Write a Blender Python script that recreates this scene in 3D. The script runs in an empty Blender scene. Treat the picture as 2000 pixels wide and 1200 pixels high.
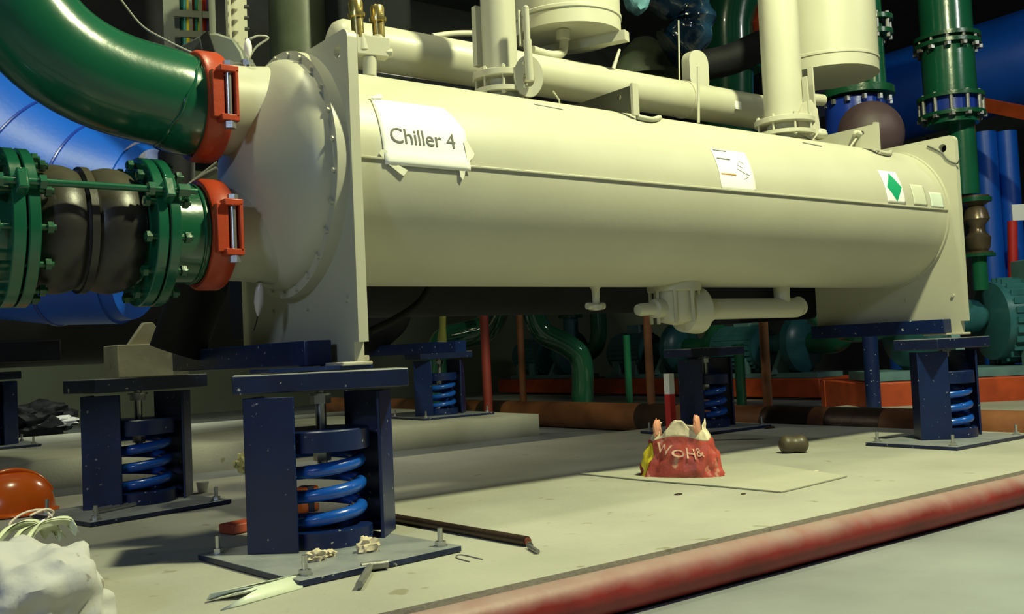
import bpy, bmesh, math, random
from mathutils import Vector, Matrix, noise
random.seed(7)
PI = math.pi
S = bpy.context.scene
C = S.collection

# ---------------------------------------------------------------- camera
cam_d = bpy.data.cameras.new('camera'); cam = bpy.data.objects.new('camera', cam_d); C.objects.link(cam)
cam.location = (-1.44464, -3.00965, 0.6)
_r = Vector((0.79924477, -0.5992324, -0.04613376)); _u = Vector((0.00996787, -0.06353377, 0.99792991)); _f = Vector((0.60092299, 0.79805012, 0.04480596))
M = Matrix((_r, _u, -_f)).transposed().to_4x4(); M.translation = cam.location
cam.matrix_world = M
cam_d.sensor_width = 36.0; cam_d.lens = 1939.63 / 2000 * 36.0; cam_d.clip_end = 100; cam_d.clip_start = 0.05
S.camera = cam
# ---------------------------------------------------------------- world, lights, exposure
W = bpy.data.worlds.new('world'); S.world = W; W.use_nodes = True
W.node_tree.nodes['Background'].inputs[0].default_value = (0.35, 0.45, 0.6, 1)
W.node_tree.nodes['Background'].inputs[1].default_value = 0.02
def area(name, loc, target, size, power, color, size_y=None):
    d = bpy.data.lights.new(name, 'AREA'); d.energy = power; d.color = color; d.size = size
    if size_y: d.shape = 'RECTANGLE'; d.size_y = size_y
    o = bpy.data.objects.new(name, d); C.objects.link(o); o.location = loc
    o.rotation_euler = (Vector(target) - Vector(loc)).to_track_quat('-Z', 'Y').to_euler()
    return o
area('flood_lamp', (2.1, -2.2, 5.0), (1.8, 0.4, 0.9), 0.30, 410, (0.97, 1.0, 0.57))
area('cool_lamp', (-4.2, -3.0, 2.4), (0.2, 0.0, 0.6), 0.5, 46, (0.62, 0.76, 1.0))
area('overhead_lamp', (-0.55, 0.35, 5.2), (-0.5, 0.5, 0.0), 0.3, 85, (1.0, 1.0, 0.60))
area('gap_fill', (1.8, 2.75, 1.9), (1.6, 2.3, 0), 0.15, 22, (1.0, 0.98, 0.7))  # added fill light, brightens the floor between the chiller and rear slab
area('pump_row_fill', (6.3, -3.0, 4.6), (8.6, 1.2, 1.2), 0.5, 65, (0.95, 1.0, 0.9))  # added fill for highlights on the blue pipes and pumps, no fixture there
area('back_wall_fill', (1.5, 6.3, 1.9), (0.5, 8.5, 0.3), 0.6, 70, (0.95, 1.0, 0.75))  # unseen fill light added to lift the rear wall
S.view_settings.view_transform = 'Standard'; S.view_settings.look = 'None'
S.view_settings.exposure = 0.0; S.view_settings.gamma = 1.0; S.view_settings.use_curve_mapping = False

# ---------------------------------------------------------------- materials
MATS = {}
def mat(name, base, rough=0.5, metal=0.0, var=0.12, scale=6.0, bump=0.05, bscale=40.0, coat=0.0, dust=None, dust_amt=0.0, spots=None, spot_amt=0.0, spot_scale=60, alpha=1.0, spec=0.5):
    if name in MATS: return MATS[name]
    m = bpy.data.materials.new(name); m.use_nodes = True; nt = m.node_tree; N = nt.nodes; L = nt.links
    b = N['Principled BSDF']; b.inputs['Roughness'].default_value = rough; b.inputs['Metallic'].default_value = metal
    b.inputs['Coat Weight'].default_value = coat; b.inputs['Specular IOR Level'].default_value = spec
    tc = N.new('ShaderNodeTexCoord'); nz = N.new('ShaderNodeTexNoise'); nz.inputs['Scale'].default_value = scale; nz.inputs['Detail'].default_value = 6
    L.new(tc.outputs['Object'], nz.inputs['Vector'])
    cr = N.new('ShaderNodeValToRGB'); cr.color_ramp.elements[0].position = 0.3; cr.color_ramp.elements[1].position = 0.7
    c0 = [max(0, c * (1 - var)) for c in base]; c1 = [min(1, c * (1 + var)) for c in base]
    cr.color_ramp.elements[0].color = (*c0, 1); cr.color_ramp.elements[1].color = (*c1, 1)
    L.new(nz.outputs['Fac'], cr.inputs['Fac']); out = cr.outputs['Color']
    def mixin(fac, col):
        nonlocal out
        mx = N.new('ShaderNodeMix'); mx.data_type = 'RGBA'; L.new(fac, mx.inputs[0]); L.new(out, mx.inputs[6]); mx.inputs[7].default_value = (*col, 1); out = mx.outputs[2]
    if dust:
        ge = N.new('ShaderNodeNewGeometry'); sx = N.new('ShaderNodeSeparateXYZ'); L.new(ge.outputs['Normal'], sx.inputs[0])
        n2 = N.new('ShaderNodeTexNoise'); n2.inputs['Scale'].default_value = 9; n2.inputs['Detail'].default_value = 8; L.new(tc.outputs['Object'], n2.inputs['Vector'])
        ad = N.new('ShaderNodeMath'); ad.operation = 'MULTIPLY_ADD'; L.new(n2.outputs['Fac'], ad.inputs[0]); ad.inputs[1].default_value = 0.9; L.new(sx.outputs['Z'], ad.inputs[2])
        mr = N.new('ShaderNodeMapRange'); L.new(ad.outputs[0], mr.inputs[0]); mr.inputs[1].default_value = 0.6; mr.inputs[2].default_value = 1.5; mr.inputs[4].default_value = dust_amt
        mixin(mr.outputs[0], dust)
    if spots:
        n3 = N.new('ShaderNodeTexNoise'); n3.inputs['Scale'].default_value = spot_scale; n3.inputs['Detail'].default_value = 2; L.new(tc.outputs['Object'], n3.inputs['Vector'])
        mr = N.new('ShaderNodeMapRange'); L.new(n3.outputs['Fac'], mr.inputs[0]); mr.inputs[1].default_value = 0.70 - 0.1 * spot_amt; mr.inputs[2].default_value = 0.76 - 0.08 * spot_amt
        mixin(mr.outputs[0], spots)
    L.new(out, b.inputs['Base Color'])
    if bump:
        n4 = N.new('ShaderNodeTexNoise'); n4.inputs['Scale'].default_value = bscale; n4.inputs['Detail'].default_value = 4; L.new(tc.outputs['Object'], n4.inputs['Vector'])
        bp = N.new('ShaderNodeBump'); bp.inputs['Strength'].default_value = bump; bp.inputs['Distance'].default_value = 0.02; L.new(n4.outputs['Fac'], bp.inputs['Height']); L.new(bp.outputs[0], b.inputs['Normal'])
    if alpha < 1: b.inputs['Alpha'].default_value = alpha
    MATS[name] = m
    return m
CREAM = mat('cream_paint', (0.47, 0.465, 0.375), 0.42, var=0.04, scale=3, bump=0.03, bscale=25)
CREAMD = mat('cream_paint_worn', (0.47, 0.45, 0.36), 0.5, var=0.12, scale=12, bump=0.08, spots=(0.25, 0.12, 0.07), spot_amt=0.2, spot_scale=14)
GREEN = mat('green_gloss_paint', (0.008, 0.095, 0.05), 0.24, var=0.12, scale=4, bump=0.05, bscale=18, coat=0.4)
GREEND = mat('green_bolt_paint', (0.008, 0.075, 0.035), 0.28, var=0.25, bump=0.1)
ORANGE = mat('orange_coupling_paint', (0.40, 0.045, 0.014), 0.38, var=0.12, bump=0.06)
ORB = mat('orange_base_paint', (0.42, 0.06, 0.015), 0.5, var=0.3, scale=5, bump=0.05)
BLUE = mat('blue_gloss_paint', (0.002, 0.085, 0.55), 0.42, var=0.12, scale=3, bump=0.04, coat=0.0)
BLUED = mat('blue_expansion_paint', (0.01, 0.04, 0.35), 0.28, var=0.2, bump=0.05)
NAVY = mat('navy_paint', (0.003, 0.013, 0.075), 0.35, var=0.2, scale=9, bump=0.04, spots=(0.35, 0.38, 0.42), spot_amt=0.12, spot_scale=45)
NAVYD = mat('dusty_navy_paint', (0.005, 0.012, 0.055), 0.4, var=0.2, scale=9, bump=0.04, dust=(0.30, 0.32, 0.33), dust_amt=0.85, spots=(0.4, 0.42, 0.45), spot_amt=0.15, spot_scale=45)
SPRING = mat('spring_blue_paint', (0.008, 0.085, 0.46), 0.25, var=0.12, bump=0.02, coat=0.3)
RUBBER = mat('black_rubber', (0.02, 0.018, 0.018), 0.38, var=0.25, scale=7, bump=0.05, dust=(0.14, 0.13, 0.085), dust_amt=0.6)
BLACK = mat('black_foam_insulation', (0.006, 0.007, 0.010), 0.7, spec=0.25, var=0.3, bump=0.1)
DARK = mat('dark_grey_metal', (0.05, 0.055, 0.06), 0.5, var=0.3, bump=0.05)
GREYM = mat('grey_cover', (0.15, 0.165, 0.14), 0.5, var=0.08, bump=0.03)
OLIVE = mat('olive_metal', (0.06, 0.075, 0.05), 0.45, var=0.2, bump=0.03)
STEEL = mat('zinc_steel', (0.55, 0.56, 0.57), 0.3, metal=0.9, var=0.1, bump=0.03)
DSTEEL = mat('dull_steel', (0.32, 0.32, 0.31), 0.42, metal=0.7, var=0.25, bump=0.08)
BRASS = mat('brass', (0.78, 0.62, 0.25), 0.25, metal=0.9, var=0.08, bump=0.02)
CONC = mat('concrete', (0.36, 0.36, 0.315), 0.75, var=0.12, scale=2.2, bump=0.12, bscale=60, spots=(0.24, 0.23, 0.17), spot_amt=0.05, spot_scale=11)
CONCF = mat('concrete_floor', (0.25, 0.27, 0.29), 0.55, var=0.2, scale=1.6, bump=0.08, bscale=40)
RED = mat('dusty_red_paint', (0.24, 0.018, 0.018), 0.5, var=0.25, scale=8, bump=0.06, dust=(0.34, 0.25, 0.24), dust_amt=0.9)
RUST = mat('rusty_brown_pipe', (0.20, 0.075, 0.03), 0.55, var=0.45, scale=3.5, bump=0.06)
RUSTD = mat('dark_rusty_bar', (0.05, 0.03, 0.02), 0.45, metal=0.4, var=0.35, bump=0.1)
TEAL = mat('teal_pump_paint', (0.03, 0.13, 0.16), 0.32, var=0.2, bump=0.05)
TEALL = mat('pale_teal_paint', (0.12, 0.24, 0.26), 0.4, var=0.15, bump=0.04)
WHITE = mat('white_paper', (0.9, 0.9, 0.88), 0.6, var=0.02, bump=0.03)
TAPE = mat('cream_masking_tape', (0.80, 0.80, 0.66), 0.5, var=0.05, bump=0.1)
INK = mat('grey_ink', (0.11, 0.11, 0.10), 0.7, var=0.1, bump=0)
INKO = mat('orange_ink', (0.65, 0.28, 0.05), 0.6, var=0.05, bump=0)
INKG = mat('green_ink', (0.0, 0.30, 0.14), 0.5, var=0.05, bump=0)
CLEARL = mat('pale_label_film', (0.62, 0.70, 0.62), 0.3, var=0.05, bump=0.02)
PLASTER = mat('white_plaster', (0.50, 0.50, 0.52), 0.8, var=0.08, scale=5, bump=0.25, bscale=18, spots=(0.25, 0.22, 0.2), spot_amt=0.15, spot_scale=26)
CLOTH = mat('pale_green_cloth', (0.60, 0.64, 0.50), 0.8, var=0.06, bump=0.1, bscale=90)
HAT = mat('orange_plastic', (0.72, 0.13, 0.012), 0.22, var=0.06, bump=0.01, coat=0.3)
BAGR = mat('red_bag_plastic', (0.42, 0.07, 0.055), 0.4, var=0.35, scale=10, bump=0.3, bscale=22, spots=(0.6, 0.3, 0.22), spot_amt=0.5, spot_scale=16)
BAGY = mat('yellow_bag_plastic', (0.78, 0.62, 0.04), 0.38, var=0.08, bump=0.1)
BAGW = mat('cream_bag_plastic', (0.72, 0.62, 0.45), 0.45, var=0.12, bump=0.12)
CARD = mat('pale_cardboard', (0.40, 0.40, 0.33), 0.8, var=0.06, scale=4, bump=0.04)
WRAP = mat('blue_plastic_wrap', (0.010, 0.035, 0.085), 0.12, var=0.6, scale=6, bump=0.7, bscale=9, coat=0.6)
BROWNG = mat('brown_green_rubber', (0.075, 0.06, 0.035), 0.45, var=0.2, bump=0.1)
BROWND = mat('red_brown_dome', (0.075, 0.045, 0.055), 0.55, var=0.2, bump=0.03)
BRONZE = mat('dark_bronze', (0.12, 0.09, 0.06), 0.3, metal=0.5, var=0.3, bump=0.05)
WALLG = mat('pale_green_wall', (0.16, 0.185, 0.13), 0.8, var=0.08, scale=1.5, bump=0.03)
WALLD = mat('dark_wall', (0.05, 0.055, 0.065), 0.85, var=0.15, bump=0.03)
YEL = mat('yellow_green_paint', (0.45, 0.47, 0.14), 0.5, var=0.08, bump=0.03)
PALE = mat('pale_plastic_strip', (0.66, 0.72, 0.60), 0.35, var=0.06, bump=0.04)
CRUMB = mat('cement_crumb', (0.62, 0.54, 0.40), 0.85, var=0.15, bump=0.3)
WIREC = mat('grey_cable', (0.30, 0.30, 0.27), 0.4, var=0.05, bump=0)
PLW = mat('white_plastic', (0.85, 0.85, 0.85), 0.4, var=0.02, bump=0)

# ---------------------------------------------------------------- mesh builder
def frame_of(ax):
    ax = Vector(ax).normalized(); t = Vector((0, 0, 1)) if abs(ax.z) < 0.9 else Vector((1, 0, 0))
    u = t.cross(ax).normalized(); v = ax.cross(u); return ax, u, v
class MB:
    def __init__(s): s.v = []; s.f = []
    def add(s, vs, fs):
        n = len(s.v); s.v += [Vector(q) for q in vs]; s.f += [[i + n for i in f] for f in fs]; return s
    def box(s, c, size, rz=0.0, M=None):
        hx, hy, hz = [a / 2 for a in size]; R = Matrix.Rotation(rz, 3, 'Z') if M is None else M
        vs = [Vector(c) + R @ Vector((x, y, z)) for x in (-hx, hx) for y in (-hy, hy) for z in (-hz, hz)]
        return s.add(vs, [(0, 1, 3, 2), (4, 6, 7, 5), (0, 4, 5, 1), (2, 3, 7, 6), (0, 2, 6, 4), (1, 5, 7, 3)])
    def beam(s, a, b, w, h):
        a = Vector(a); b = Vector(b); ax, u, v = frame_of(b - a)
        vs = [p + u * x * w / 2 + v * y * h / 2 for p in (a, b) for x, y in ((-1, -1), (1, -1), (1, 1), (-1, 1))]
        return s.add(vs, [(3, 2, 1, 0), (4, 5, 6, 7), (0, 1, 5, 4), (1, 2, 6, 5), (2, 3, 7, 6), (3, 0, 4, 7)])
    def tube(s, path, rad, n=24, caps=True, closed=False):
        P = [Vector(q) for q in path]; R = rad if isinstance(rad, (list, tuple)) else [rad] * len(P)
        m = len(P); tan = []
        for i in range(m):
            if closed: t = P[(i + 1) % m] - P[i - 1]
            else: t = P[min(i + 1, m - 1)] - P[max(i - 1, 0)]
            tan.append(t.normalized())
        ax, u, v = frame_of(tan[0]); vs = []
        for i in range(m):
            if i:
                q = tan[i - 1].rotation_difference(tan[i]); u = q @ u; u = (u - tan[i] * u.dot(tan[i])).normalized()
            v = tan[i].cross(u)
            vs += [P[i] + (u * math.cos(2 * PI * k / n) + v * math.sin(2 * PI * k / n)) * R[i] for k in range(n)]
        fs = []
        for i in range(m if closed else m - 1):
            j = (i + 1) % m
            for k in range(n):
                k2 = (k + 1) % n; fs.append((i * n + k, i * n + k2, j * n + k2, j * n + k))
        if caps and not closed: fs += [tuple(range(n))[::-1], tuple((m - 1) * n + k for k in range(n))]
        return s.add(vs, fs)
    def cyl(s, a, b, r, r2=None, n=24): return s.tube([a, b], [r, r if r2 is None else r2], n)
    def lathe(s, o, ax, prof, n=48):
        ax, u, v = frame_of(ax); o = Vector(o); vs = []; fs = []
        for t, r in prof:
            r = max(r, 0.0004); vs += [o + ax * t + (u * math.cos(2 * PI * k / n) + v * math.sin(2 * PI * k / n)) * r for k in range(n)]
        m = len(prof)
        for i in range(m - 1):
            for k in range(n): k2 = (k + 1) % n; fs.append((i * n + k, i * n + k2, (i + 1) * n + k2, (i + 1) * n + k))
        fs += [tuple(range(n))[::-1], tuple((m - 1) * n + k for k in range(n))]
        return s.add(vs, fs)
    def ring(s, o, ax, t0, t1, r0, r1, n=48):       # flat ring with a hole of radius r0
        ax, u, v = frame_of(ax); o = Vector(o); vs = []
        for t, r in ((t0, r0), (t0, r1), (t1, r1), (t1, r0)):
            vs += [o + ax * t + (u * math.cos(2 * PI * k / n) + v * math.sin(2 * PI * k / n)) * r for k in range(n)]
        fs = [(i * n + k, i * n + (k + 1) % n, ((i + 1) % 4) * n + (k + 1) % n, ((i + 1) % 4) * n + k) for i in range(4) for k in range(n)]
        return s.add(vs, fs)
    def prism(s, poly, axis, a, b):
        def mk(p, t):
            if axis == 0: return (t, p[0], p[1])
            if axis == 1: return (p[0], t, p[1])
            return (p[0], p[1], t)
        n = len(poly); vs = [mk(p, a) for p in poly] + [mk(p, b) for p in poly]
        return s.add(vs, [tuple(range(n))[::-1], tuple(range(n, 2 * n))] + [(i, (i + 1) % n, (i + 1) % n + n, i + n) for i in range(n)])
    def hexb(s, c, ax, r, h): return s.tube([Vector(c), Vector(c) + Vector(ax).normalized() * h], r, 6)
    def blob(s, c, size, seed=0, amp=0.2, freq=2.0, sub=3, rz=0.0):
        bm = bmesh.new(); bmesh.ops.create_icosphere(bm, subdivisions=sub, radius=1.0); R = Matrix.Rotation(rz, 3, 'Z')
        vs = []
        for q in bm.verts:
            d = 1 + amp * noise.noise(q.co * freq + Vector((seed * 3.1, seed * 1.7, 0))) + amp * 0.4 * noise.noise(q.co * freq * 3 + Vector((seed, 0, 5)))
            co = q.co * d; vs.append(Vector(c) + R @ Vector((co.x * size[0], co.y * size[1], co.z * size[2])))
        fs = [[w.index for w in f.verts] for f in bm.faces]; bm.free()
        return s.add(vs, fs)
    def curve(s, cu, fn):
        o = bpy.data.objects.new('tmp', cu); C.objects.link(o); dg = bpy.context.evaluated_depsgraph_get(); dg.update()
        me = bpy.data.meshes.new_from_object(o.evaluated_get(dg)); s.add([fn(q.co) for q in me.vertices], [list(p.vertices) for p in me.polygons])
        bpy.data.meshes.remove(me); bpy.data.objects.remove(o); bpy.data.curves.remove(cu); return s
    def plate(s, loops, t, fn):                      # outline with holes, thickness t, mapped by fn
        cu = bpy.data.curves.new('tmp', 'CURVE'); cu.dimensions = '2D'; cu.fill_mode = 'BOTH'; cu.extrude = t / 2
        for lp in loops:
            sp = cu.splines.new('POLY'); sp.points.add(len(lp) - 1); sp.use_cyclic_u = True
            for i, q in enumerate(lp): sp.points[i].co = (q[0], q[1], 0, 1)
        return s.curve(cu, fn)
    def text(s, txt, size, t, fn, spacing=1.0, off=0.0):
        cu = bpy.data.curves.new('tmp', 'FONT'); cu.body = txt; cu.size = size; cu.extrude = t; cu.offset = off; cu.space_character = spacing; cu.resolution_u = 3
        return s.curve(cu, fn)
def circ(cx, cy, r, n=24): return [(cx + r * math.cos(2 * PI * k / n), cy + r * math.sin(2 * PI * k / n)) for k in range(n)]
def rrect(x0, x1, y0, y1, r, n=6):
    o = []
    for cx, cy, a0 in ((x1 - r, y1 - r, 0), (x0 + r, y1 - r, 90), (x0 + r, y0 + r, 180), (x1 - r, y0 + r, 270)):
        o += [(cx + r * math.cos(math.radians(a0 + 90 * k / n)), cy + r * math.sin(math.radians(a0 + 90 * k / n))) for k in range(n + 1)]
    return o
def smooth_path(pts, k=8):
    P = [Vector(q) for q in pts]; P = [P[0] * 2 - P[1]] + P + [P[-1] * 2 - P[-2]]; out = []
    for i in range(1, len(P) - 2):
        for j in range(k):
            t = j / k; a, b, c, d = P[i - 1], P[i], P[i + 1], P[i + 2]
            out.append(0.5 * ((2 * b) + (c - a) * t + (2 * a - 5 * b + 4 * c - d) * t * t + (-a + 3 * b - 3 * c + d) * t ** 3))
    out.append(P[-2]); return out
# ---------------------------------------------------------------- object helpers
def root_loc(o):
    while o.parent: o = o.parent
    return Vector(o.get('_l', (0, 0, 0)))
def obj(name, mb, m, parent=None, bev=0.0, label=None, origin=None, stuff=False):
    me = bpy.data.meshes.new(name); off = Vector((0, 0, 0))
    if parent is not None: off = root_loc(parent)
    elif origin is not None: off = Vector(origin)
    elif mb.v:
        n = len(mb.v); off = Vector((sum(q.x for q in mb.v) / n, sum(q.y for q in mb.v) / n, min(q.z for q in mb.v)))
    bm = bmesh.new(); vs = [bm.verts.new(q - off) for q in mb.v]
    for f in mb.f:
        try: bm.faces.new([vs[i] for i in f])
        except ValueError: pass
    bmesh.ops.recalc_face_normals(bm, faces=bm.faces); bm.to_mesh(me); bm.free()
    me.shade_smooth(); me.set_sharp_from_angle(angle=math.radians(38))
    me.materials.append(m); o = bpy.data.objects.new(name, me); C.objects.link(o)
    if parent is not None: o.parent = parent
    else: o.location = off; o['_l'] = list(off)
    if bev: md = o.modifiers.new('bevel', 'BEVEL'); md.width = bev; md.segments = 2; md.limit_method = 'ANGLE'; md.angle_limit = math.radians(40)
    if label: o['label'] = label
    if stuff: o['kind'] = 'stuff'
    return o
def thing(name, label, cat, loc=(0, 0, 0), group=None):
    o = bpy.data.objects.new(name, None); C.objects.link(o); o.location = loc; o['_l'] = list(loc); o.empty_display_size = 0.1
    o['label'] = label; o['category'] = cat
    if group: o['group'] = group
    return o
def tag(o, label, cat, group=None):
    o['label'] = label; o['category'] = cat
    if group: o['group'] = group
    return o
def struct(name, mb, m, origin=None): o = obj(name, mb, m, None, origin=origin); o['kind'] = 'structure'; return o
def X(p, dx=0, dy=0, dz=0): return (p[0] + dx, p[1] + dy, p[2] + dz)

# ---------------------------------------------------------------- the setting
struct('floor', MB().box((5, 2.5, -0.17), (24, 19, 0.1)), CONCF)
struct('plinth', MB().box((2.9, 0.64, -0.06), (9.2 - 1.0, 3.11, 0.12)), CONC, origin=(0, 0, -0.12))
struct('rear_plinth', MB().box((-0.6, 5.0, -0.03), (8.8, 2.7, 0.18)), CONC, origin=(0, 5, -0.12))
struct('wall_back', MB().box((5, 12.05, 2.6), (24, 0.1, 5.6)), WALLG)
struct('wall_right', MB().box((17.05, 2.5, 2.6), (0.1, 19, 5.6)), WALLD)
struct('wall_left', MB().box((-7.05, 2.5, 2.6), (0.1, 19, 5.6)), WALLG)
struct('wall_front', MB().box((5, -7.05, 2.6), (24, 0.1, 5.6)), WALLD)
struct('ceiling', MB().box((5, 2.5, 6.05), (24.2, 19.2, 0.1)), WALLD)

# ---------------------------------------------------------------- chiller 4
YC, ZC, RS = 0.34, 1.275, 0.40
XA, XB = 0.10, 3.92
ch = thing('water_chiller', 'long cream water chiller vessel raised on navy spring mounts', 'chiller', (0.1, YC, 0.6))
def wrapfn(x0, a0, r):                       # flat (u,v) wrapped on the shell, a0 in degrees above the front line
    def fn(q):
        a = math.radians(a0) + q.y / RS; rr = r + q.z; return Vector((x0 + q.x, YC - rr * math.cos(a), ZC + rr * math.sin(a)))
    return fn
sh = obj('shell', MB().lathe((XA + 0.03, YC, ZC), (1, 0, 0), [(0, RS), (XB - XA - 0.06, RS)], 96), CREAM, ch)
sm = MB(); a = math.radians(0.8)
for yy, zz, in ((YC - RS * math.cos(a), ZC + RS * math.sin(a)),): sm.box((2.0, yy - 0.002, zz), (3.72, 0.012, 0.009))
obj('seam', sm, CREAM, sh, 0.002)
for nm, cx in (('near', XA + 0.02), ('far', XB - 0.02)):
    out = rrect(-0.118, 0.86, 0.655, 1.70, 0.035); out = [q for q in out if q[1] > 0.70] + [(-0.118, 0.655), (-0.085, 0.655), (-0.085, 0.592), (0.86, 0.592)]
    o = obj('tube_sheet', MB().plate([out, circ(-0.045, 1.635, 0.024), circ(0.79, 1.635, 0.024)], 0.036, lambda q, cx=cx: Vector((cx + q.z, q.x, q.y))), CREAM, ch)
    for q in ((-0.05, 0.80), (0.25, 0.79), (0.55, 0.79)): obj('bolt', MB().hexb((cx - 0.018, q[0], q[1]), (-1, 0, 0), 0.010, 0.009), CREAM, o)
    f = MB().box((cx - 0.02, 0.0, 0.585), (0.11, 0.22, 0.012)); f.box((cx + 0.03, -0.04, 0.600), (0.03, 0.06, 0.02)); obj('foot', f, CREAMD, ch, 0.003, label='rusty pink and cream foot')
# collar where the shell meets the far sheet
obj('weld_collar', MB().ring((XB - 0.06, YC, ZC), (1, 0, 0), 0, 0.025, RS - 0.002, RS + 0.008, 96), CREAM, ch)
# water box with two nozzles
wx = XA + 0.002
prof = [(0, 0.445), (0.045, 0.445), (0.047, 0.415), (0.075, 0.41), (0.105, 0.385), (0.14, 0.335), (0.18, 0.26), (0.215, 0.18), (0.235, 0.09), (0.24, 0.0)]
wb = obj('water_box', MB().lathe((wx, YC, ZC), (-1, 0, 0), prof, 96), CREAM, ch)
for k in range(26):
    aa = 2 * PI * (k + 0.5) / 26; obj('flange_bolt', MB().hexb((wx - 0.045, YC + 0.43 * math.cos(aa), ZC + 0.43 * math.sin(aa)), (-1, 0, 0), 0.009, 0.012), CREAM, wb)
obj('nozzle', MB().tube([(0.04, YC, 1.495), (-0.08, YC, 1.495), (-0.19, YC, 1.495)], [0.175, 0.16, 0.157], 64), CREAM, wb)
obj('nozzle', MB().tube([(0.04, YC, 1.05), (-0.08, YC, 1.05), (-0.19, YC, 1.05)], [0.175, 0.16, 0.157], 64), CREAM, wb)
sk = MB().cyl((-0.075, 0.3, 1.613), (-0.075, 0.3, 1.664), 0.016, n=12); sk.cyl((-0.074, 0.3, 1.653), (-0.075, 0.3, 1.672), 0.022, n=6); obj('sensor_socket', sk, STEEL, wb)
# insulated second vessel of the same machine, behind
ve = obj('insulated_vessel', MB().lathe((0.50, 1.35, 1.30), (1, 0, 0), [(0, 0.50), (3.36, 0.50)], 72), BLACK, ch, label='black insulated vessel')
obj('tube_sheet', MB().plate([rrect(0.87, 1.93, 0.72, 1.80, 0.03)], 0.03, lambda q: Vector((0.48 + q.z, q.x, q.y))), BLACK, ch, label='black rear tube sheet')
obj('tube_sheet', MB().plate([rrect(0.87, 1.93, 0.72, 1.80, 0.03)], 0.03, lambda q: Vector((3.88 + q.z, q.x, q.y))), BLACK, ch, label='black rear tube sheet')
f = MB().box((-0.11, 1.45, 0.635), (0.30, 0.22, 0.14)); f.prism([(-0.20, 0.70), (-0.02, 0.70), (-0.09, 0.80), (-0.13, 0.80)], 1, 1.40, 1.44); obj('foot', f, CREAMD, ch, 0.004, label='cream foot on the rear spring mount')
# horizontal pipe on top
hp = obj('header_pipe', MB().lathe((0.47, 0.74, 1.95), (1, 0, 0), [(0, 0.0), (0.01, 0.05), (0.03, 0.085), (0.06, 0.1), (3.08, 0.1), (3.11, 0.08), (3.12, 0.0)], 56), CREAM, ch)
obj('clamp_band', MB().ring((2.62, 0.74, 1.95), (1, 0, 0), 0, 0.018, 0.099, 0.104, 48), CREAMD, hp)
obj('white_tag', MB().box((2.973, 0.64, 1.934), (0.05, 0.004, 0.045)), WHITE, hp)
def riser(x, r, zt, rf, n):
    p = obj('riser_pipe', MB().cyl((x, YC, 1.765), (x, YC, zt), r, n=48), CREAM, ch)
    f = MB().lathe((x, YC, 1.755), (0, 0, 1), [(0, rf), (0.028, rf), (0.028, r + 0.01), (0.04, r + 0.004)], 48)
    obj('flange', f, CREAM, p, 0.002)
    obj('neck', MB().lathe((x, YC, 1.655), (0, 0, 1), [(0, r + 0.03), (0.012, r + 0.008), (0.035, r + 0.004), (0.035, rf), (0.055, rf), (0.055, r * 0.9), (0.1, r * 0.9)], 48), CREAM, p)
    for k in range(n):
        aa = 2 * PI * (k + 0.3) / n; q = (x + (rf - 0.014) * math.cos(aa), YC + (rf - 0.014) * math.sin(aa)); b = MB()
        b.cyl((*q, 1.675), (*q, 1.80), 0.006, n=8); b.hexb((*q, 1.784), (0, 0, 1), 0.011, 0.012); b.hexb((*q, 1.68), (0, 0, 1), 0.011, 0.012); obj('stud', b, CREAM, p)
riser(1.075, 0.074, 3.4, 0.12, 8)
riser(2.985, 0.105, 4.2, 0.16, 8)
# valve on the first riser: oval plate, lever tube
v = MB(); o0 = (1.113, 0.2, 1.744)
v.plate([[(0.062 * math.cos(2 * PI * k / 28), 0.088 * math.sin(2 * PI * k / 28)) for k in range(28)], [(0.024 * math.cos(2 * PI * k / 20), -0.012 + 0.034 * math.sin(2 * PI * k / 20)) for k in range(20)]], 0.02, lambda q: Vector(o0) + Matrix.Rotation(math.radians(-28), 3, 'Z') @ Vector((q.x, q.z, q.y)))
va = obj('valve', v, CREAM, ch, 0.002)
b = MB(); b.cyl((1.132, 0.3, 1.771), (1.132, 0.24, 1.756), 0.035, 0.02)
for k in range(4): aa = PI / 4 + k * PI / 2; obj('rivet', MB().hexb(Vector(o0) + Vector((0.045 * math.cos(aa), -0.012, 0.068 * math.sin(aa))), (0, -1, 0), 0.007, 0.01), CREAM, va)
obj('valve_stem', b, CREAM, va)
lv = MB(); lv.cyl((1.097, 0.17, 1.717), (1.093, 0.17, 1.888), 0.017, n=20); lv.cyl((1.093, 0.17, 1.875), (1.093, 0.17, 2.022), 0.013, n=20); lv.blob((1.093, 0.17, 2.024), (0.013, 0.013, 0.009), sub=2, amp=0); lv.beam((1.075, 0.19, 1.865), (1.073, 0.19, 2.016), 0.008, 0.014)
obj('lever', lv, CREAM, va)
v = MB(); v.plate([[(0, -0.02), (0.07, -0.05), (0.11, 0.0), (0.10, 0.12), (0.07, 0.17), (0.03, 0.15), (0.0, 0.08)], circ(0.055, 0.0, 0.014, 12)], 0.02, lambda q: Vector((2.96, 0.24, 1.706)) + Matrix.Rotation(math.radians(-15), 3, 'Z') @ Vector((q.x * 1.3, q.z, q.y)))
va = obj('valve', v, CREAMD, ch, 0.002)
lv = MB(); lv.beam((3.026, 0.22, 1.763), (3.018, 0.22, 1.998), 0.03, 0.012); lv.beam((3.079, 0.22, 1.755), (3.072, 0.22, 2.061), 0.03, 0.012); lv.blob((3.118, 0.22, 1.697), (0.05, 0.04, 0.03), 3)
obj('lever', lv, CREAM, va)
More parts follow.
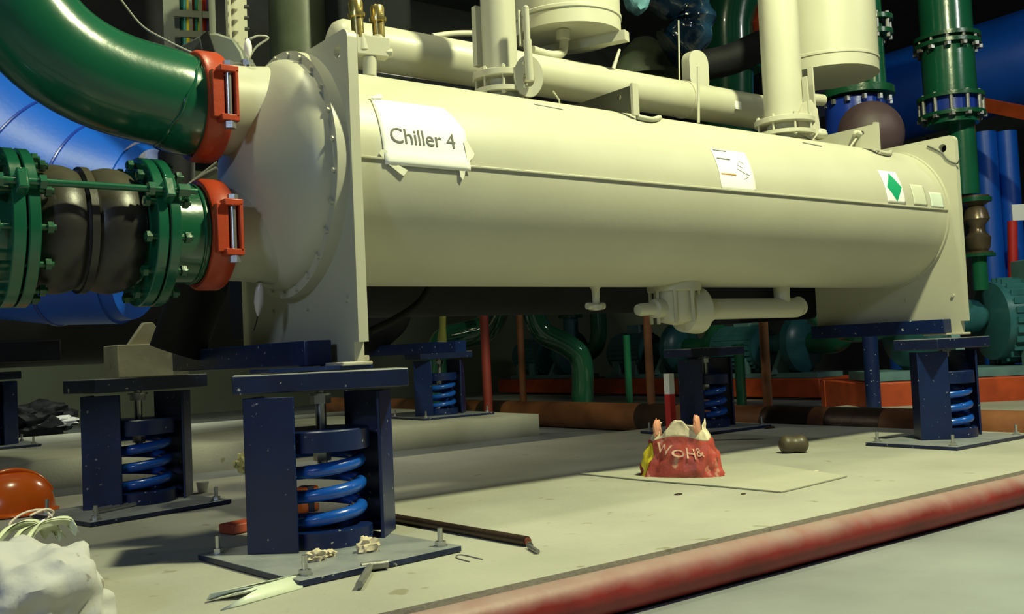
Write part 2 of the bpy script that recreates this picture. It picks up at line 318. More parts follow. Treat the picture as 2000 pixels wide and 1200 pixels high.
# hanging vessels
def drum(c, r, zt):
    x, y, z = c
    p = obj('oil_vessel', MB().lathe((x, y, z), (0, 0, 1), [(0, r * 0.96), (0.0, r), (0.07, r), (0.075, r + 0.006), (0.09, r + 0.006), (0.095, r), (zt - z, r)], 80), CREAM, ch)
    return p
dr = drum((1.86, 0.80, 2.19), 0.275, 3.4)
obj('support_channel', MB().box((1.93, 0.80, 2.165), (0.06, 0.54, 0.05), math.radians(25)), CREAM, dr)
q = MB(); q.tube(smooth_path([(1.748, 0.7, 2.19), (1.746, 0.7, 2.107), (1.727, 0.7, 2.068), (1.657, 0.7, 2.048), (1.545, 0.7, 2.057)], 6), 0.022, 20); q.cyl((1.747, 0.7, 2.185), (1.744, 0.7, 2.138), 0.034)
obj('drain_pipe', q, CREAM, dr)
drum(((4.003, 0.76, 2.257)[0], 0.76, (4.003, 0.76, 2.257)[2]), 0.315, 4.2)
obj('cross_pipe', MB().cyl((3.379, 0.6, 2.019), (3.706, 0.6, 2.039), 0.035), CREAM, ch)
obj('junction_cover', MB().prism([((2.894, 0.86, 2.173)[0] + a_, (2.894, 0.86, 2.173)[2] + b_) for a_, b_ in rrect(-0.085, 0.075, -0.12, 0.12, 0.07)], 1, 0.84, 0.90), CREAM, ch, label='cream rounded cover behind the header pipe')
# thin pins and rods rising from the shell
pn = MB(); pn.tube([(1.361, 0.3, 1.664), (1.36, 0.3, 1.696), (1.327, 0.3, 1.733)], 0.004, 8); obj('capillary_pin', pn, CREAM, ch)
pn = MB(); pn.cyl((2.387, 0.42, 1.727), (2.41, 0.42, 2.022), 0.008, n=10); obj('rod', pn, CREAM, ch)
pn = MB(); pn.cyl((2.673, 0.8, 2.055), (2.693, 0.8, 2.424), 0.005, n=10); obj('rod', pn, CREAM, ch)
pn = MB(); pn.tube([(2.163, 0.8, 2.06), (2.223, 0.8, 2.187)], [0.012, 0.008], 10); obj('rod', pn, CREAM, ch)
pn = MB(); pn.beam((1.016, 0.42, 1.831), (1.019, 0.42, 2.091), 0.03, 0.03); obj('angle_bar', pn, CREAM, ch)
# bracket channels across the top
for (p0, p1, x) in (((1.606, 0.1, 1.742), None, 0), ((3.446, 0.1, 1.758), None, 1)):
    bx = p0[0]; zt = p0[2]
    b = MB().plate([[(0.10, 1.62), (0.10, zt), (0.62, zt), (0.62, zt - 0.09), (0.55, zt - 0.12), (0.50, 1.645), (0.30, 1.672)], circ(0.17, zt - 0.035, 0.013, 12)], 0.012, lambda q, bx=bx: Vector((bx + q.z, q.x, q.y)))
    br = obj('lifting_bracket', b, mat('painted_shade_plate', (0.045, 0.045, 0.03), 0.6) if not x else CREAM, ch)  # first bracket: shade on its end face painted in as dark olive
    obj('bracket_edge', MB().box((bx + 0.012, 0.092, (zt + 1.62) / 2), (0.035, 0.016, zt - 1.60)), CREAM, br)
    obj('bracket_foot', MB().tube(smooth_path([(bx + 0.02, 0.09, 1.605), (bx + 0.10, 0.085, 1.60), (bx + 0.2, 0.13, 1.628)], 5), 0.012, 12), CREAM, br)
# shaft-seal valves in brass at the near end
mn = MB(); mn.box((0.426, 0.3, 1.792), (0.135, 0.06, 0.075), math.radians(-8)); mn.cyl((0.416, 0.3, 1.677), (0.42, 0.3, 1.753), 0.026); mn.cyl((0.389, 0.3, 1.773), (0.383, 0.3, 1.836), 0.03, 0.024); mn.cyl((0.463, 0.3, 1.784), (0.459, 0.3, 1.843), 0.03, 0.024); mn.hexb((0.476, 0.28, 1.772), (1, -0.6, 0), 0.018, 0.03)
mo = obj('valve_manifold', mn, CREAM, ch, 0.003)
for (a1, b1) in (((0.374, 0.3, 1.82), (0.367, 0.3, 1.964)), ((0.465, 0.3, 1.82), (0.46, 0.3, 1.96))):
    A = Vector(a1); B = Vector(b1); L = (B - A).length
    obj('brass_valve', MB().lathe(A, B - A, [(0, 0.024), (L * 0.55, 0.024), (L * 0.56, 0.032), (L * 0.66, 0.034), (L * 0.68, 0.026), (L * 0.94, 0.028), (L, 0.024)], 20), BRASS, mo, label='brass relief valve')
# pins beneath, drain nipple and valve group under the shell
pn = MB(); pn.lathe((1.554, 0.34, 0.862), (0, 0, -1), [(-0.02, 0.03), (0, 0.018), (0.07, 0.016), (0.07, 0.034), (0.09, 0.034), (0.095, 0.0)], 24); pn.cyl(X((1.549, 0.34, 0.788), -0.05), X((1.549, 0.34, 0.788), 0.05), 0.015, n=12); obj('drain_nipple', pn, CREAM, ch)
vg = MB(); cxx = 2.06
vg.lathe((cxx, YC, 0.90), (0, 0, -1), [(0, 0.13), (0.045, 0.13), (0.05, 0.10), (0.15, 0.10), (0.19, 0.08), (0.205, 0.03), (0.21, 0)], 40)
vg.lathe((cxx + 0.02, YC, 0.76), (1, -0.1, 0), [(0, 0.06), (0.03, 0.105), (0.10, 0.115), (0.125, 0.115), (0.13, 0.07), (0.2, 0.06)], 40)
vo = obj('strainer_valve', vg, CREAM, ch)
for k in range(8): aa = 2 * PI * k / 8; obj('bolt', MB().cyl((cxx + 0.115 * math.cos(aa), YC + 0.115 * math.sin(aa), 0.87), (cxx + 0.115 * math.cos(aa), YC + 0.115 * math.sin(aa), 0.70), 0.009, n=8), CREAM, vo)
obj('stem_cap', MB().lathe((cxx - 0.08, YC, 0.775), (-1, 0, -0.05), [(0, 0.045), (0.06, 0.045), (0.07, 0.03), (0.15, 0.03), (0.17, 0.025), (0.175, 0)], 24), CREAM, vo)
obj('suction_pipe', MB().tube(smooth_path([(cxx + 0.12, YC, 0.765), (2.6, YC, 0.765), (2.95, YC, 0.765), (2.99, YC, 0.768), (3.02, YC, 0.775)], 5), 0.052, 32), CREAM, vo)
obj('suction_riser', MB().cyl((2.875, YC, 0.78), (2.875, YC, 0.885), 0.042), CREAM, vo)
# warning sheet and labels
def onshell(poly, x0, a0, r, m, name, par, t=0.001, res=10):
    vs = []; fs = []                                # fine grid clipped to quads keeps the curve
    (x0_, x1_), (y0_, y1_) = poly
    for i in range(res + 1):
        for j in range(res + 1):
            vs.append(wrapfn(x0, 0, r)(Vector((x0_ + (x1_ - x0_) * i / res, y0_ + (y1_ - y0_) * j / res, 0))))
    for i in range(res):
        for j in range(res): k = i * (res + 1) + j; fs.append((k, k + 1, k + res + 2, k + res + 1))
    o = obj(name, MB().add(vs, fs), m, par); md = o.modifiers.new('s', 'SOLIDIFY'); md.thickness = t; md.offset = 1; return o
D2 = RS * PI / 180
ws = onshell(((0, 0.238), (0.5 * D2, 30 * D2)), 1.977, 0, RS + 0.0015, WHITE, 'instruction_sheet', ch)
for v0, w, m in ((29.0, 0.09, INK), (22.5, 0.09, INK), (11.5, 0.10, INKO)):
    onshell(((0.012, 0.012 + w), ((v0 - 0.5) * D2, (v0 + 0.4) * D2)), 1.977, 0, RS + 0.0032, m, 'printed_line', ws, 0.0005, 4)
sk = MB(); fn = wrapfn(1.977, 0, RS + 0.004)
for pts in ([(0.14, 19), (0.16, 22), (0.19, 20), (0.17, 17), (0.14, 19)], [(0.13, 16), (0.18, 13), (0.21, 12)], [(0.16, 9), (0.2, 11)]):
    sk.tube([fn(Vector((a_, b_ * D2, 0))) for a_, b_ in pts], 0.0012, 6)
obj('sketch_drawing', sk, mat('pale_ink', (0.5, 0.52, 0.5), bump=0), ws)
lb = onshell(((0, 0.17), (2.4 * D2, 29.5 * D2)), 3.28, 0, RS + 0.0015, WHITE, 'diamond_label', ch)
dm = MB(); fn = wrapfn(3.28, 0, RS + 0.0036); mid = [(0.02, 15), (0.09, 27.5), (0.158, 15.5), (0.088, 3.8)]
grid = []
for i in range(9):
    for j in range(9):
        s_, t_ = i / 8, j / 8; p_ = [(mid[0][k] * (1 - s_) + mid[1][k] * s_) * (1 - t_) + (mid[3][k] * (1 - s_) + mid[2][k] * s_) * t_ for k in (0, 1)]
        grid.append(fn(Vector((p_[0], p_[1] * D2, 0))))
dm.add(grid, [(i * 9 + j, i * 9 + j + 1, (i + 1) * 9 + j + 1, (i + 1) * 9 + j) for i in range(8) for j in range(8)])
obj('green_diamond', dm, INKG, lb)
onshell(((0, 0.13), (2.6 * D2, 19.5 * D2)), 3.53, 0, RS + 0.0015, mat('faded_white_label', (0.58, 0.60, 0.48), 0.5, var=0.06), 'faded_label', ch)
onshell(((0, 0.13), (2.2 * D2, 14.5 * D2)), 3.70, 0, RS + 0.0015, CLEARL, 'film_label', ch)
pn = MB()
pn.tube(smooth_path([(3.878, 0.043, 1.666), (3.878, -0.037, 1.612), (3.878, -0.071, 1.565), (3.878, -0.123, 1.533), (3.878, -0.145, 1.557)], 4), 0.004, 6)
obj('hanging_wire', pn, DARK, ch)
pn = MB(); pn.blob((3.443, 0.2, 1.724), (0.04, 0.03, 0.02), 2); pn.tube([(3.447, 0.2, 1.716), (3.362, 0.2, 1.642)], 0.006, 8); obj('small_valve', pn, CREAM, ch)
for i, (a_, b_) in enumerate((((1036, 209), (1082, 217)), ((1604, 292), (1632, 296)))):
    pn = MB(); pn.tube([Vector(wrapfn(0, 0, RS + 0.001)(Vector((1.06 + 1.75 * i, 54 * D2, 0)))), Vector(wrapfn(0, 0, RS + 0.001)(Vector((1.20 + 1.75 * i, 52 * D2, 0))))], 0.004, 6); obj('nameplate_rivet', pn, DSTEEL, ch)

# taped paper sign
sg = thing('paper_sign', 'white paper sheet reading Chiller 4 taped to the cream vessel', 'sign', wrapfn(0.4, 0, RS)(Vector((0, 0, 0))))
vs = []; fs = []; NX, NY = 18, 18
def paper_uv(s_, t_):                         # s along the sheet, t up; torn upper right corner, wavy sides
    xl = 0.256 - 0.004 * t_; xr = 0.612 - 0.004 * math.sin(t_ * 7); 
    if t_ > 0.6: xr -= (t_ - 0.6) * 0.135
    top = 35.0; 
    a_ = -2.0 + (top + 2.0) * t_
    return xl + (xr - xl) * s_, a_
for i in range(NX + 1):
    for j in range(NY + 1):
        u_, a_ = paper_uv(i / NX, j / NY); lift = 0.0035 + 0.0003 * noise.noise(Vector((i * 0.3, j * 0.3, 2))) + 0.0075 * math.exp(-((a_ - 0.8) / 4) ** 2)
        vs.append(wrapfn(u_, a_, RS + lift)(Vector((0, 0, 0))))
for i in range(NX):
    for j in range(NY): k = i * (NY + 1) + j; fs.append((k, k + 1, k + NY + 2, k + NY + 1))
pp = obj('sheet', MB().add(vs, fs), WHITE, sg); md = pp.modifiers.new('s', 'SOLIDIFY'); md.thickness = 0.0008
obj('lettering', MB().text('Chiller 4', 0.082, 0.0006, wrapfn(0.285, 9.5, RS + 0.0052), 0.96), INK, sg, label='grey hand printed words Chiller 4')
def tape(pts, r):
    mb = MB(); n = len(pts)
    mb.add([wrapfn(a_, b_, r)(Vector((0, 0, 0))) for a_, b_ in pts] + [wrapfn(a_, b_, r + 0.0012)(Vector((0, 0, 0))) for a_, b_ in pts], [tuple(range(n)), tuple(range(n, 2 * n))[::-1]] + [(i, (i + 1) % n, (i + 1) % n + n, i + n) for i in range(n)])
    obj('tape', mb, TAPE, sg)
tape([(0.245, 35), (0.262, 34.5), (0.30, 35.5), (0.305, 38), (0.295, 39), (0.275, 37)], RS + 0.007)
tape([(0.235, 3), (0.245, 5), (0.262, 5), (0.31, -2), (0.345, -4), (0.33, -7), (0.315, -6), (0.27, -2)], RS + 0.007)
tape([(0.56, 1), (0.59, 1), (0.585, -4), (0.577, -6.5), (0.565, -5)], RS + 0.0075)
tape([(0.60, 2), (0.628, 6), (0.633, 7.5), (0.61, 14), (0.595, 14)], RS + 0.0075)

# navy beams across under the tube sheets
tag(obj('support_beam', MB().box((0.02, 0.83, 0.625), (0.10, 1.63, 0.085)), NAVY, None, 0.004), 'navy steel beam under the near end of the cream vessel', 'beam')
tag(obj('support_beam', MB().box((3.84, 0.41, 0.63), (0.08, 0.88, 0.08)), NAVY, None, 0.004), 'navy steel beam under the far end of the cream vessel', 'beam')
tag(obj('packing_plate', MB().box((-0.02, -0.02, 0.574), (0.36, 0.16, 0.012)), NAVY), 'thin navy packing plate between the near mount and the vessel foot', 'plate')

# ---------------------------------------------------------------- spring isolators
def isolator(c, rot, label, plate, prot=0.0, pofs=(0, 0), toprot=0.0, z0=0.0, hero=False, toplen=0.54, dusty=True, group='navy spring mounts under the chillers'):
    cx, cy = c; R = Matrix.Rotation(rot, 3, 'Z')
    def L(x, y, z): q = R @ Vector((x, y, 0)); return Vector((cx + q.x, cy + q.y, z0 + z))
    t = thing('spring_isolator', label, 'spring mount', (cx, cy, z0), group)
    bp = MB().box((cx + pofs[0], cy + pofs[1], z0 + 0.011), (plate[0], plate[1], 0.018), prot)
    obj('base_plate', bp, NAVYD, t, 0.002)
    PR = Matrix.Rotation(prot, 3, 'Z')
    for sx in (-1, 1):
        for sy in (-1, 1):
            q = PR @ Vector((sx * (plate[0] / 2 - 0.045), sy * (plate[1] / 2 - 0.045), 0)); p = Vector((cx + pofs[0] + q.x, cy + pofs[1] + q.y, z0 + 0.02))
            b = MB().cyl(p, X(p, 0, 0, 0.055), 0.008, n=12); b.hexb(p, (0, 0, 1), 0.017, 0.016); b.ring(p, (0, 0, 1), -0.001, 0.003, 0.008, 0.022, 16)
            obj('anchor_bolt', b, STEEL, t)
    th = 0.012
    for s in (-1, 1):                             # angle iron posts, corner pointing outward
        k = 0.113; pts = [(s * 0.265, 0), (s * (0.265 - k), k), (s * (0.265 - k - th * 0.7), k - th * 0.7), (s * (0.265 - th * 1.42), 0), (s * (0.265 - k - th * 0.7), -k + th * 0.7), (s * (0.265 - k), -k)]
        m = MB(); n = 6; m.add([L(a_, b_, 0.02) for a_, b_ in pts] + [L(a_, b_, 0.493) for a_, b_ in pts], [(0, 1, 2, 3), (0, 3, 4, 5), (6, 9, 8, 7), (6, 11, 10, 9)] + [(i, (i + 1) % n, (i + 1) % n + n, i + n) for i in range(n)])
        obj('post', m, NAVY, t, 0.002)
    obj('lower_cup', MB().lathe(L(0, 0, 0.02), (0, 0, 1), [(0, 0.152), (0.05, 0.152), (0.055, 0.14), (0.055, 0.09), (0.02, 0.08)], 48), NAVY, t)
    obj('upper_cup', MB().lathe(L(0, 0, 0.316), (0, 0, 1), [(0, 0.14), (0.0, 0.152), (0.062, 0.152), (0.066, 0.148), (0.066, 0)], 48), NAVY, t)
    N = 110; turns = 3.25; pa = [L(0.118 * math.cos(2 * PI * turns * i / N + 0.5), 0.118 * math.sin(2 * PI * turns * i / N + 0.5), 0.075 + 0.225 * min(max((i / N - 0.04) / 0.92, 0), 1)) for i in range(N + 1)]
    obj('spring', MB().tube(pa, 0.0205, 14), SPRING, t)
    b = MB().cyl(L(0, 0, 0.27), L(0, 0, 0.506), 0.0165, n=16); b.hexb(L(0, 0, 0.462), (0, 0, 1), 0.034, 0.026); b.ring(L(0, 0, 0.488), (0, 0, 1), 0, 0.006, 0.01, 0.042, 24); b.hexb(L(0, 0, 0.278), (0, 0, 1), 0.028, 0.036)
    for i in range(30): b.ring(L(0, 0, 0.385 + i * 0.0025), (0, 0, 1), 0, 0.0012, 0.016, 0.018, 12)
    obj('adjusting_bolt', b, STEEL, t)
    obj('top_plate', MB().box(L(0, 0, 0.535), (toplen, 0.26, 0.058), rot + toprot), NAVYD, t, 0.004)
    return t
isolator((-0.015, -0.06), 0.03, 'navy spring mount with bright blue coil, nearest of all, cement crumbs on its base', (0.56, 0.60), math.radians(6), (-0.06, -0.14), math.radians(-24), hero=True)
isolator((-0.14, 1.486), math.radians(15), 'navy spring mount with steel rods lying on its base, behind the orange hard hat', (0.63, 0.50), math.radians(13), (-0.066, -0.119), 0)
isolator((3.79, -0.02), 0.0, 'navy spring mount under the far near-side corner of the cream vessel', (0.74, 0.52), 0, (-0.10, -0.05), 0)
isolator((3.77, 1.72), 0.0, 'navy spring mount behind the red shopping bag', (0.74, 0.52), 0, (-0.08, -0.05), 0)
isolator((3.283, 4.372, 0.06)[:2], 0.0, 'small far navy spring mount on the rear concrete slab', (0.72, 0.60), 0, (0, 0), 0, z0=0.06)
isolator((-0.188, 5.282, 0.06)[:2], 0.0, 'navy spring mount cut off by the left edge of the photo', (0.74, 0.52), 0, (0, 0), 0, z0=0.06)

# ---------------------------------------------------------------- couplings
def coupling(z, label, dirty):
    x = -0.225; t = thing('pipe_coupling', label, 'pipe coupling', (x, YC, z - 0.2), 'orange grooved pipe couplings')
    R = 0.192
    for half, nm in ((0, 'near_half'), (1, 'far_half')):
        m = MB(); n = 28; secs = [(-0.043, 0.168), (-0.043, R - 0.008), (-0.03, R), (0.03, R), (0.043, R - 0.008), (0.043, 0.168)]
        a0 = -PI / 2 - PI * half; vs = []
        for i in range(n + 1):
            aa = a0 - 0.03 - (PI - 0.06) * i / n if True else 0
            for sx, rr in secs: vs.append((x + sx, YC + rr * math.cos(aa), z + rr * math.sin(aa)))
        k = len(secs); fs = [(i * k + j, i * k + (j + 1) % k, (i + 1) * k + (j + 1) % k, (i + 1) * k + j) for i in range(n) for j in range(k)] + [tuple(range(k)), tuple(n * k + j for j in range(k))]
        obj('housing', m.add(vs, fs), ORANGE, t, 0.003)
    # bolt pads towards the camera with a long steel bolt between
    py = YC - R - 0.012
    p = MB()
    p.box((x + 0.012, py, z + 0.082), (0.062, 0.05, 0.022)); p.box((x + 0.012, py, z - 0.082), (0.062, 0.05, 0.022)); p.box((x + 0.036, py - 0.002, z), (0.012, 0.046, 0.16)); p.box((x - 0.02, py + 0.012, z), (0.04, 0.035, 0.16))
    obj('bolt_pad', p, ORANGE, t, 0.003)
    b = MB(); b.cyl((x + 0.014, py - 0.006, z - 0.10), (x + 0.014, py - 0.006, z + 0.09), 0.0105, n=16); obj('bolt', b, STEEL, t)
    b = MB(); b.hexb((x + 0.014, py - 0.006, z - 0.094), (0, 0, -1), 0.02, 0.022); obj('nut', b, STEEL, t)
    b = MB(); b.hexb((x + 0.014, py - 0.006, z + 0.093), (0, 0, 1), 0.018, 0.016); obj('nut', b, STEEL, t)
coupling(1.495, 'orange clamp coupling joining the upper green pipe', 0)
coupling(1.05, 'orange clamp coupling on the lower green pipe beside the rubber joint', 1)

# ---------------------------------------------------------------- green pipework at the near end
t = thing('green_elbow_pipe', 'large glossy green pipe bending up to the upper left', 'pipe', (-0.4, YC, 1.3))
cl = [(-0.235, YC, 1.495), (-0.30, YC, 1.495), (-0.34, 0.34, 1.512), (-0.504, 0.34, 1.539), (-0.634, 0.34, 1.587), (-0.738, 0.34, 1.664), (-0.821, 0.34, 1.781), (-0.871, 0.34, 1.936), (-0.888, 0.34, 2.143), (-0.887, 0.34, 2.567)]
cl = smooth_path(cl, 8)
obj('pipe', MB().tube(cl, 0.168, 64), GREEN, t)
wl = MB(); wl.tube([cl[14] + Vector((0, 0.169 * math.cos(a_), 0)) + (cl[15] - cl[13]).normalized().cross(Vector((0, 1, 0))) * 0.169 * math.sin(a_) + (cl[15] - cl[13]).normalized() * 0.003 * math.sin(9 * a_) for a_ in [2 * PI * k / 60 for k in range(60)]], 0.005, 8, closed=True)
obj('weld_bead', wl, GREEN, t)
def bolts(x, r, n, z, L0, L1, par, m=GREEND, ph=0.0):
    for k in range(n):
        aa = 2 * PI * (k + ph) / n; q = (YC + r * math.cos(aa), z + r * math.sin(aa)); b = MB()
        b.cyl((x - L0, *q), (x + L1, *q), 0.010, n=10); b.hexb((x - L0 + 0.004, *q), (1, 0, 0), 0.019, 0.016); b.hexb((x + L1 - 0.024, *q), (1, 0, 0), 0.019, 0.016)
        obj('bolt', b, m, par)
ZL = 1.05
t = thing('green_flanged_spool', 'short green flanged pipe piece between rubber joint and lower orange coupling', 'pipe', (-0.3, YC, 0.8))
sp = obj('pipe', MB().lathe((-0.235, YC, ZL), (-1, 0, 0), [(0, 0.163), (0.03, 0.163), (0.035, 0.168), (0.16, 0.168), (0.18, 0.175)], 64), GREEN, t)
obj('weld_bead', MB().tube([(-0.285, YC + 0.169 * math.cos(a_), ZL + 0.169 * math.sin(a_)) for a_ in [2 * PI * k / 48 for k in range(48)]], 0.005, 8, closed=True), GREEN, sp)
obj('flange', MB().lathe((-0.392, YC, ZL), (-1, 0, 0), [(0, 0.17), (0, 0.243), (0.003, 0.246), (0.03, 0.246), (0.033, 0.243), (0.033, 0.1)], 80), GREEN, t)
bolts(-0.425, 0.218, 12, ZL, 0.075, 0.075, t, ph=0.35)
t = thing('rubber_expansion_joint', 'black double-arch rubber joint between green flanges', 'expansion joint', (-0.65, YC, 0.8))
prof = []
x0, x1 = -0.475, -0.80; n = 60
for i in range(n + 1):
    s_ = i / n; w = abs(math.sin(2 * PI * s_)) ** 0.7; r = 0.170 + 0.034 * w
    if 0.46 < s_ < 0.54: r = 0.192
    prof.append((s_ * (x0 - x1), r))
obj('bellows', MB().lathe((x0, YC, ZL), (-1, 0, 0), prof, 72), RUBBER, t)
obj('centre_ring', MB().ring((-0.626, YC, ZL), (-1, 0, 0), 0, 0.022, 0.15, 0.203, 64), RUBBER, t)
for fx in (-0.432, -0.800): obj('flange', MB().lathe((fx, YC, ZL), (-1, 0, 0), [(0, 0.1), (0, 0.243), (0.003, 0.246), (0.030, 0.246), (0.033, 0.243), (0.033, 0.17), (0.05, 0.15)], 80), GREEN, t)
for k, aa in enumerate((156, 336)):
    aa = math.radians(aa); q = (YC + 0.262 * math.cos(aa), ZL + 0.262 * math.sin(aa)); b = MB()
    b.cyl((-1.02, *q), (-0.34, *q), 0.011, n=14)
    for xx in (-0.365, -0.383, -0.475, -0.785, -0.90, -0.92): b.hexb((xx, *q), (-1, 0, 0), 0.023, 0.018)
    obj('tie_rod', b, GREEN, t)
    for xx in (-0.43, -0.85): obj('tie_lug', MB().box((xx, YC + 0.25 * math.cos(aa), ZL + 0.25 * math.sin(aa)), (0.032, 0.07, 0.07), M=Matrix.Rotation(-aa, 3, 'X').inverted()), GREEN, t, 0.006)
t = thing('green_flanged_pipe', 'green flange and pipe cut by the left edge of the photo', 'pipe', (-1.2, YC, 0.8))
obj('flange', MB().lathe((-0.840, YC, ZL), (-1, 0, 0), [(0, 0.1), (0, 0.243), (0.003, 0.246), (0.033, 0.246), (0.036, 0.243), (0.036, 0.17), (0.06, 0.168)], 80), GREEN, t)
obj('pipe', MB().cyl((-0.88, YC, ZL), (-2.2, YC, ZL), 0.168, n=64), GREEN, t)
bolts(-0.836, 0.218, 12, ZL, 0.09, 0.08, t, ph=0.2)

# big blue pipe behind
t = thing('blue_header_pipe', 'big bright blue segmented pipe behind the green pipes', 'pipe', (0.136, 2.304, 0.815))
bc = [(0.103, 2.301, 1.312), (-0.115, 2.462, 1.365), (-0.35, 2.634, 1.464), (-0.648, 2.847, 1.663)]
br_ = [0.4826, 0.5362, 0.6113, 0.7024]
obj('pipe', MB().tube(bc, br_, 64), BLUE, t)
ax = (Vector(bc[0]) - Vector(bc[1])).normalized()
obj('end_collar', MB().tube([Vector(bc[0]), Vector(bc[0]) + ax * 0.06], [br_[0] * 0.97, br_[0] * 0.93], 64), BLUE, t)
for i in (1, 2):
    A = Vector(bc[i]); tn = (Vector(bc[i + 1]) - Vector(bc[i - 1])).normalized(); _, u_, v_ = frame_of(tn)
    obj('seam_band', MB().tube([A + (u_ * math.cos(a_) + v_ * math.sin(a_)) * (br_[i] + 0.0) for a_ in [2 * PI * k / 64 for k in range(64)]], 0.008, 8, closed=True), BLUED, t)
# black insulated elbow behind nozzles
tag(obj('insulated_elbow', MB().tube(smooth_path([(0.118, 1.0, 1.184), (0.032, 1.0, 1.117), (-0.003, 1.05, 0.929), (-0.091, 1.1, 0.658)], 8), 0.1108, 40), BLACK), 'black insulated elbow pipe behind the lower orange coupling', 'pipe')
tag(obj('pipe_gasket', MB().cyl((0.237, 2.0, 1.686), (0.218, 2.0, 1.058), 0.09), BLACK), 'black insulated drop pipe behind the green flanges', 'pipe')
tag(obj('insulated_duct', MB().box((-1.9, 3.2, 0.73), (3.6, 0.3, 0.12)), BLACK, None, 0.01), 'low black insulated duct under the big blue pipe', 'duct')
tag(obj('insulated_duct', MB().box((-2.1, 3.2, 0.62), (3.0, 0.26, 0.06)), DARK, None, 0.01), 'dark grey tray hanging below the black duct at left', 'tray')

# ---------------------------------------------------------------- loose things on the plinth
tag(obj('fire_pipe', MB().cyl((-3.2, -0.975, -0.060), (7.0, -0.975, -0.060), 0.059, n=48), RED), 'dusty red pipe lying along the front edge of the concrete plinth', 'pipe')
t = thing('hard_hat', 'orange hard hat resting on concrete at the left edge', 'hard hat', (-0.601, 1.765, 0.0))
hc = Vector((-0.601, 1.765, 0.0)); m = MB(); vs = []; fs = []; n = 40; mm = 12
for i in range(mm + 1):
    ph = PI / 2 * i / mm
    for k in range(n):
        a_ = 2 * PI * k / n; rr = 0.155 * math.cos(ph) ** 0.85 if i < mm else 0; ridge = 1 + 0.035 * math.exp(-(math.sin(a_) * 5) ** 2)
        vs.append(hc + Vector((rr * math.cos(a_) * 1.12, rr * math.sin(a_) * 0.92, 0.012 + 0.165 * math.sin(ph) * ridge)))
for i in range(mm):
    for k in range(n): fs.append((i * n + k, i * n + (k + 1) % n, (i + 1) * n + (k + 1) % n, (i + 1) * n + k))
obj('crown', m.add(vs, fs), HAT, t); obj('brim', MB().lathe(hc + Vector((0, 0, 0.004)), (0, 0, 1), [(0, 0.16), (0, 0.185), (0.006, 0.187), (0.014, 0.165)], 48), HAT, t)
obj('ridge', MB().tube([hc + Vector((0.17 * math.cos(a_), 0, 0.02 + 0.165 * math.sin(a_))) for a_ in [PI * (0.12 + 0.76 * k / 20) for k in range(21)]], 0.012, 10), HAT, t)
# plaster lump
rk = (-0.954, -0.443, 0.078)
m = MB().blob((rk[0], rk[1], 0.055), (0.18, 0.17, 0.15), 11, 0.34, 1.4, 5, 0.4); m.v = [Vector((q.x, q.y, max(q.z, 0.0))) for q in m.v]
tag(obj('plaster_lump', m, PLASTER), 'large lumpy white plaster block in the lower left corner', 'rubble')
cp = [(-1.046, -0.337, 0.098), (-0.987, -0.322, 0.165), (-0.932, -0.241, 0.2), (-0.858, -0.171, 0.197), (-0.831, -0.189, 0.166)]
cl2 = MB(); A = smooth_path(cp, 6)
for off, wd_ in ((0, 0.05), (0.03, 0.035), (-0.035, 0.03)):
    vs = []; fs = []
    for i, q in enumerate(A):
        sd = Vector((0.8, -0.6, 0.35)).normalized(); w_ = wd_ * (0.8 + 0.3 * math.sin(i * 0.5 + off * 50)); c_ = q + Vector((-off, off * 0.4, abs(off) * 0.3 + 0.004))
        for k in range(7): u_ = k / 6 - 0.5; vs.append(c_ + sd * u_ * w_ + Vector((0, 0, 0.008 * math.cos(u_ * 9 + i * 0.2))))
    for i in range(len(A) - 1):
        for k in range(6): b0 = i * 7 + k; fs.append((b0, b0 + 1, b0 + 8, b0 + 7))
    n0 = len(vs); vs += [v_ - Vector((0, 0, 0.004)) for v_ in vs]; fs += [tuple(n0 + a for a in reversed(f)) for f in fs[:]]; cl2.add(vs, fs)
tag(obj('folded_cloth', cl2, CLOTH), 'pale green folded cloth strip draped over the plaster block', 'cloth')
w = MB(); c0 = Vector((-0.893, -0.146, 0.219))
w.tube(smooth_path([c0 + Vector((0.05 * math.cos(k) * (1 + 0.2 * math.sin(2.3 * k)), 0.02 * math.sin(k * 1.3), 0.022 * math.sin(k * 1.1))) for k in range(9)], 5), 0.003, 8)
tag(obj('clear_tubing', w, mat('clear_tubing', (0.7, 0.6, 0.55), 0.15, bump=0)), 'loops of thin clear tubing in front of the orange hard hat', 'tubing')
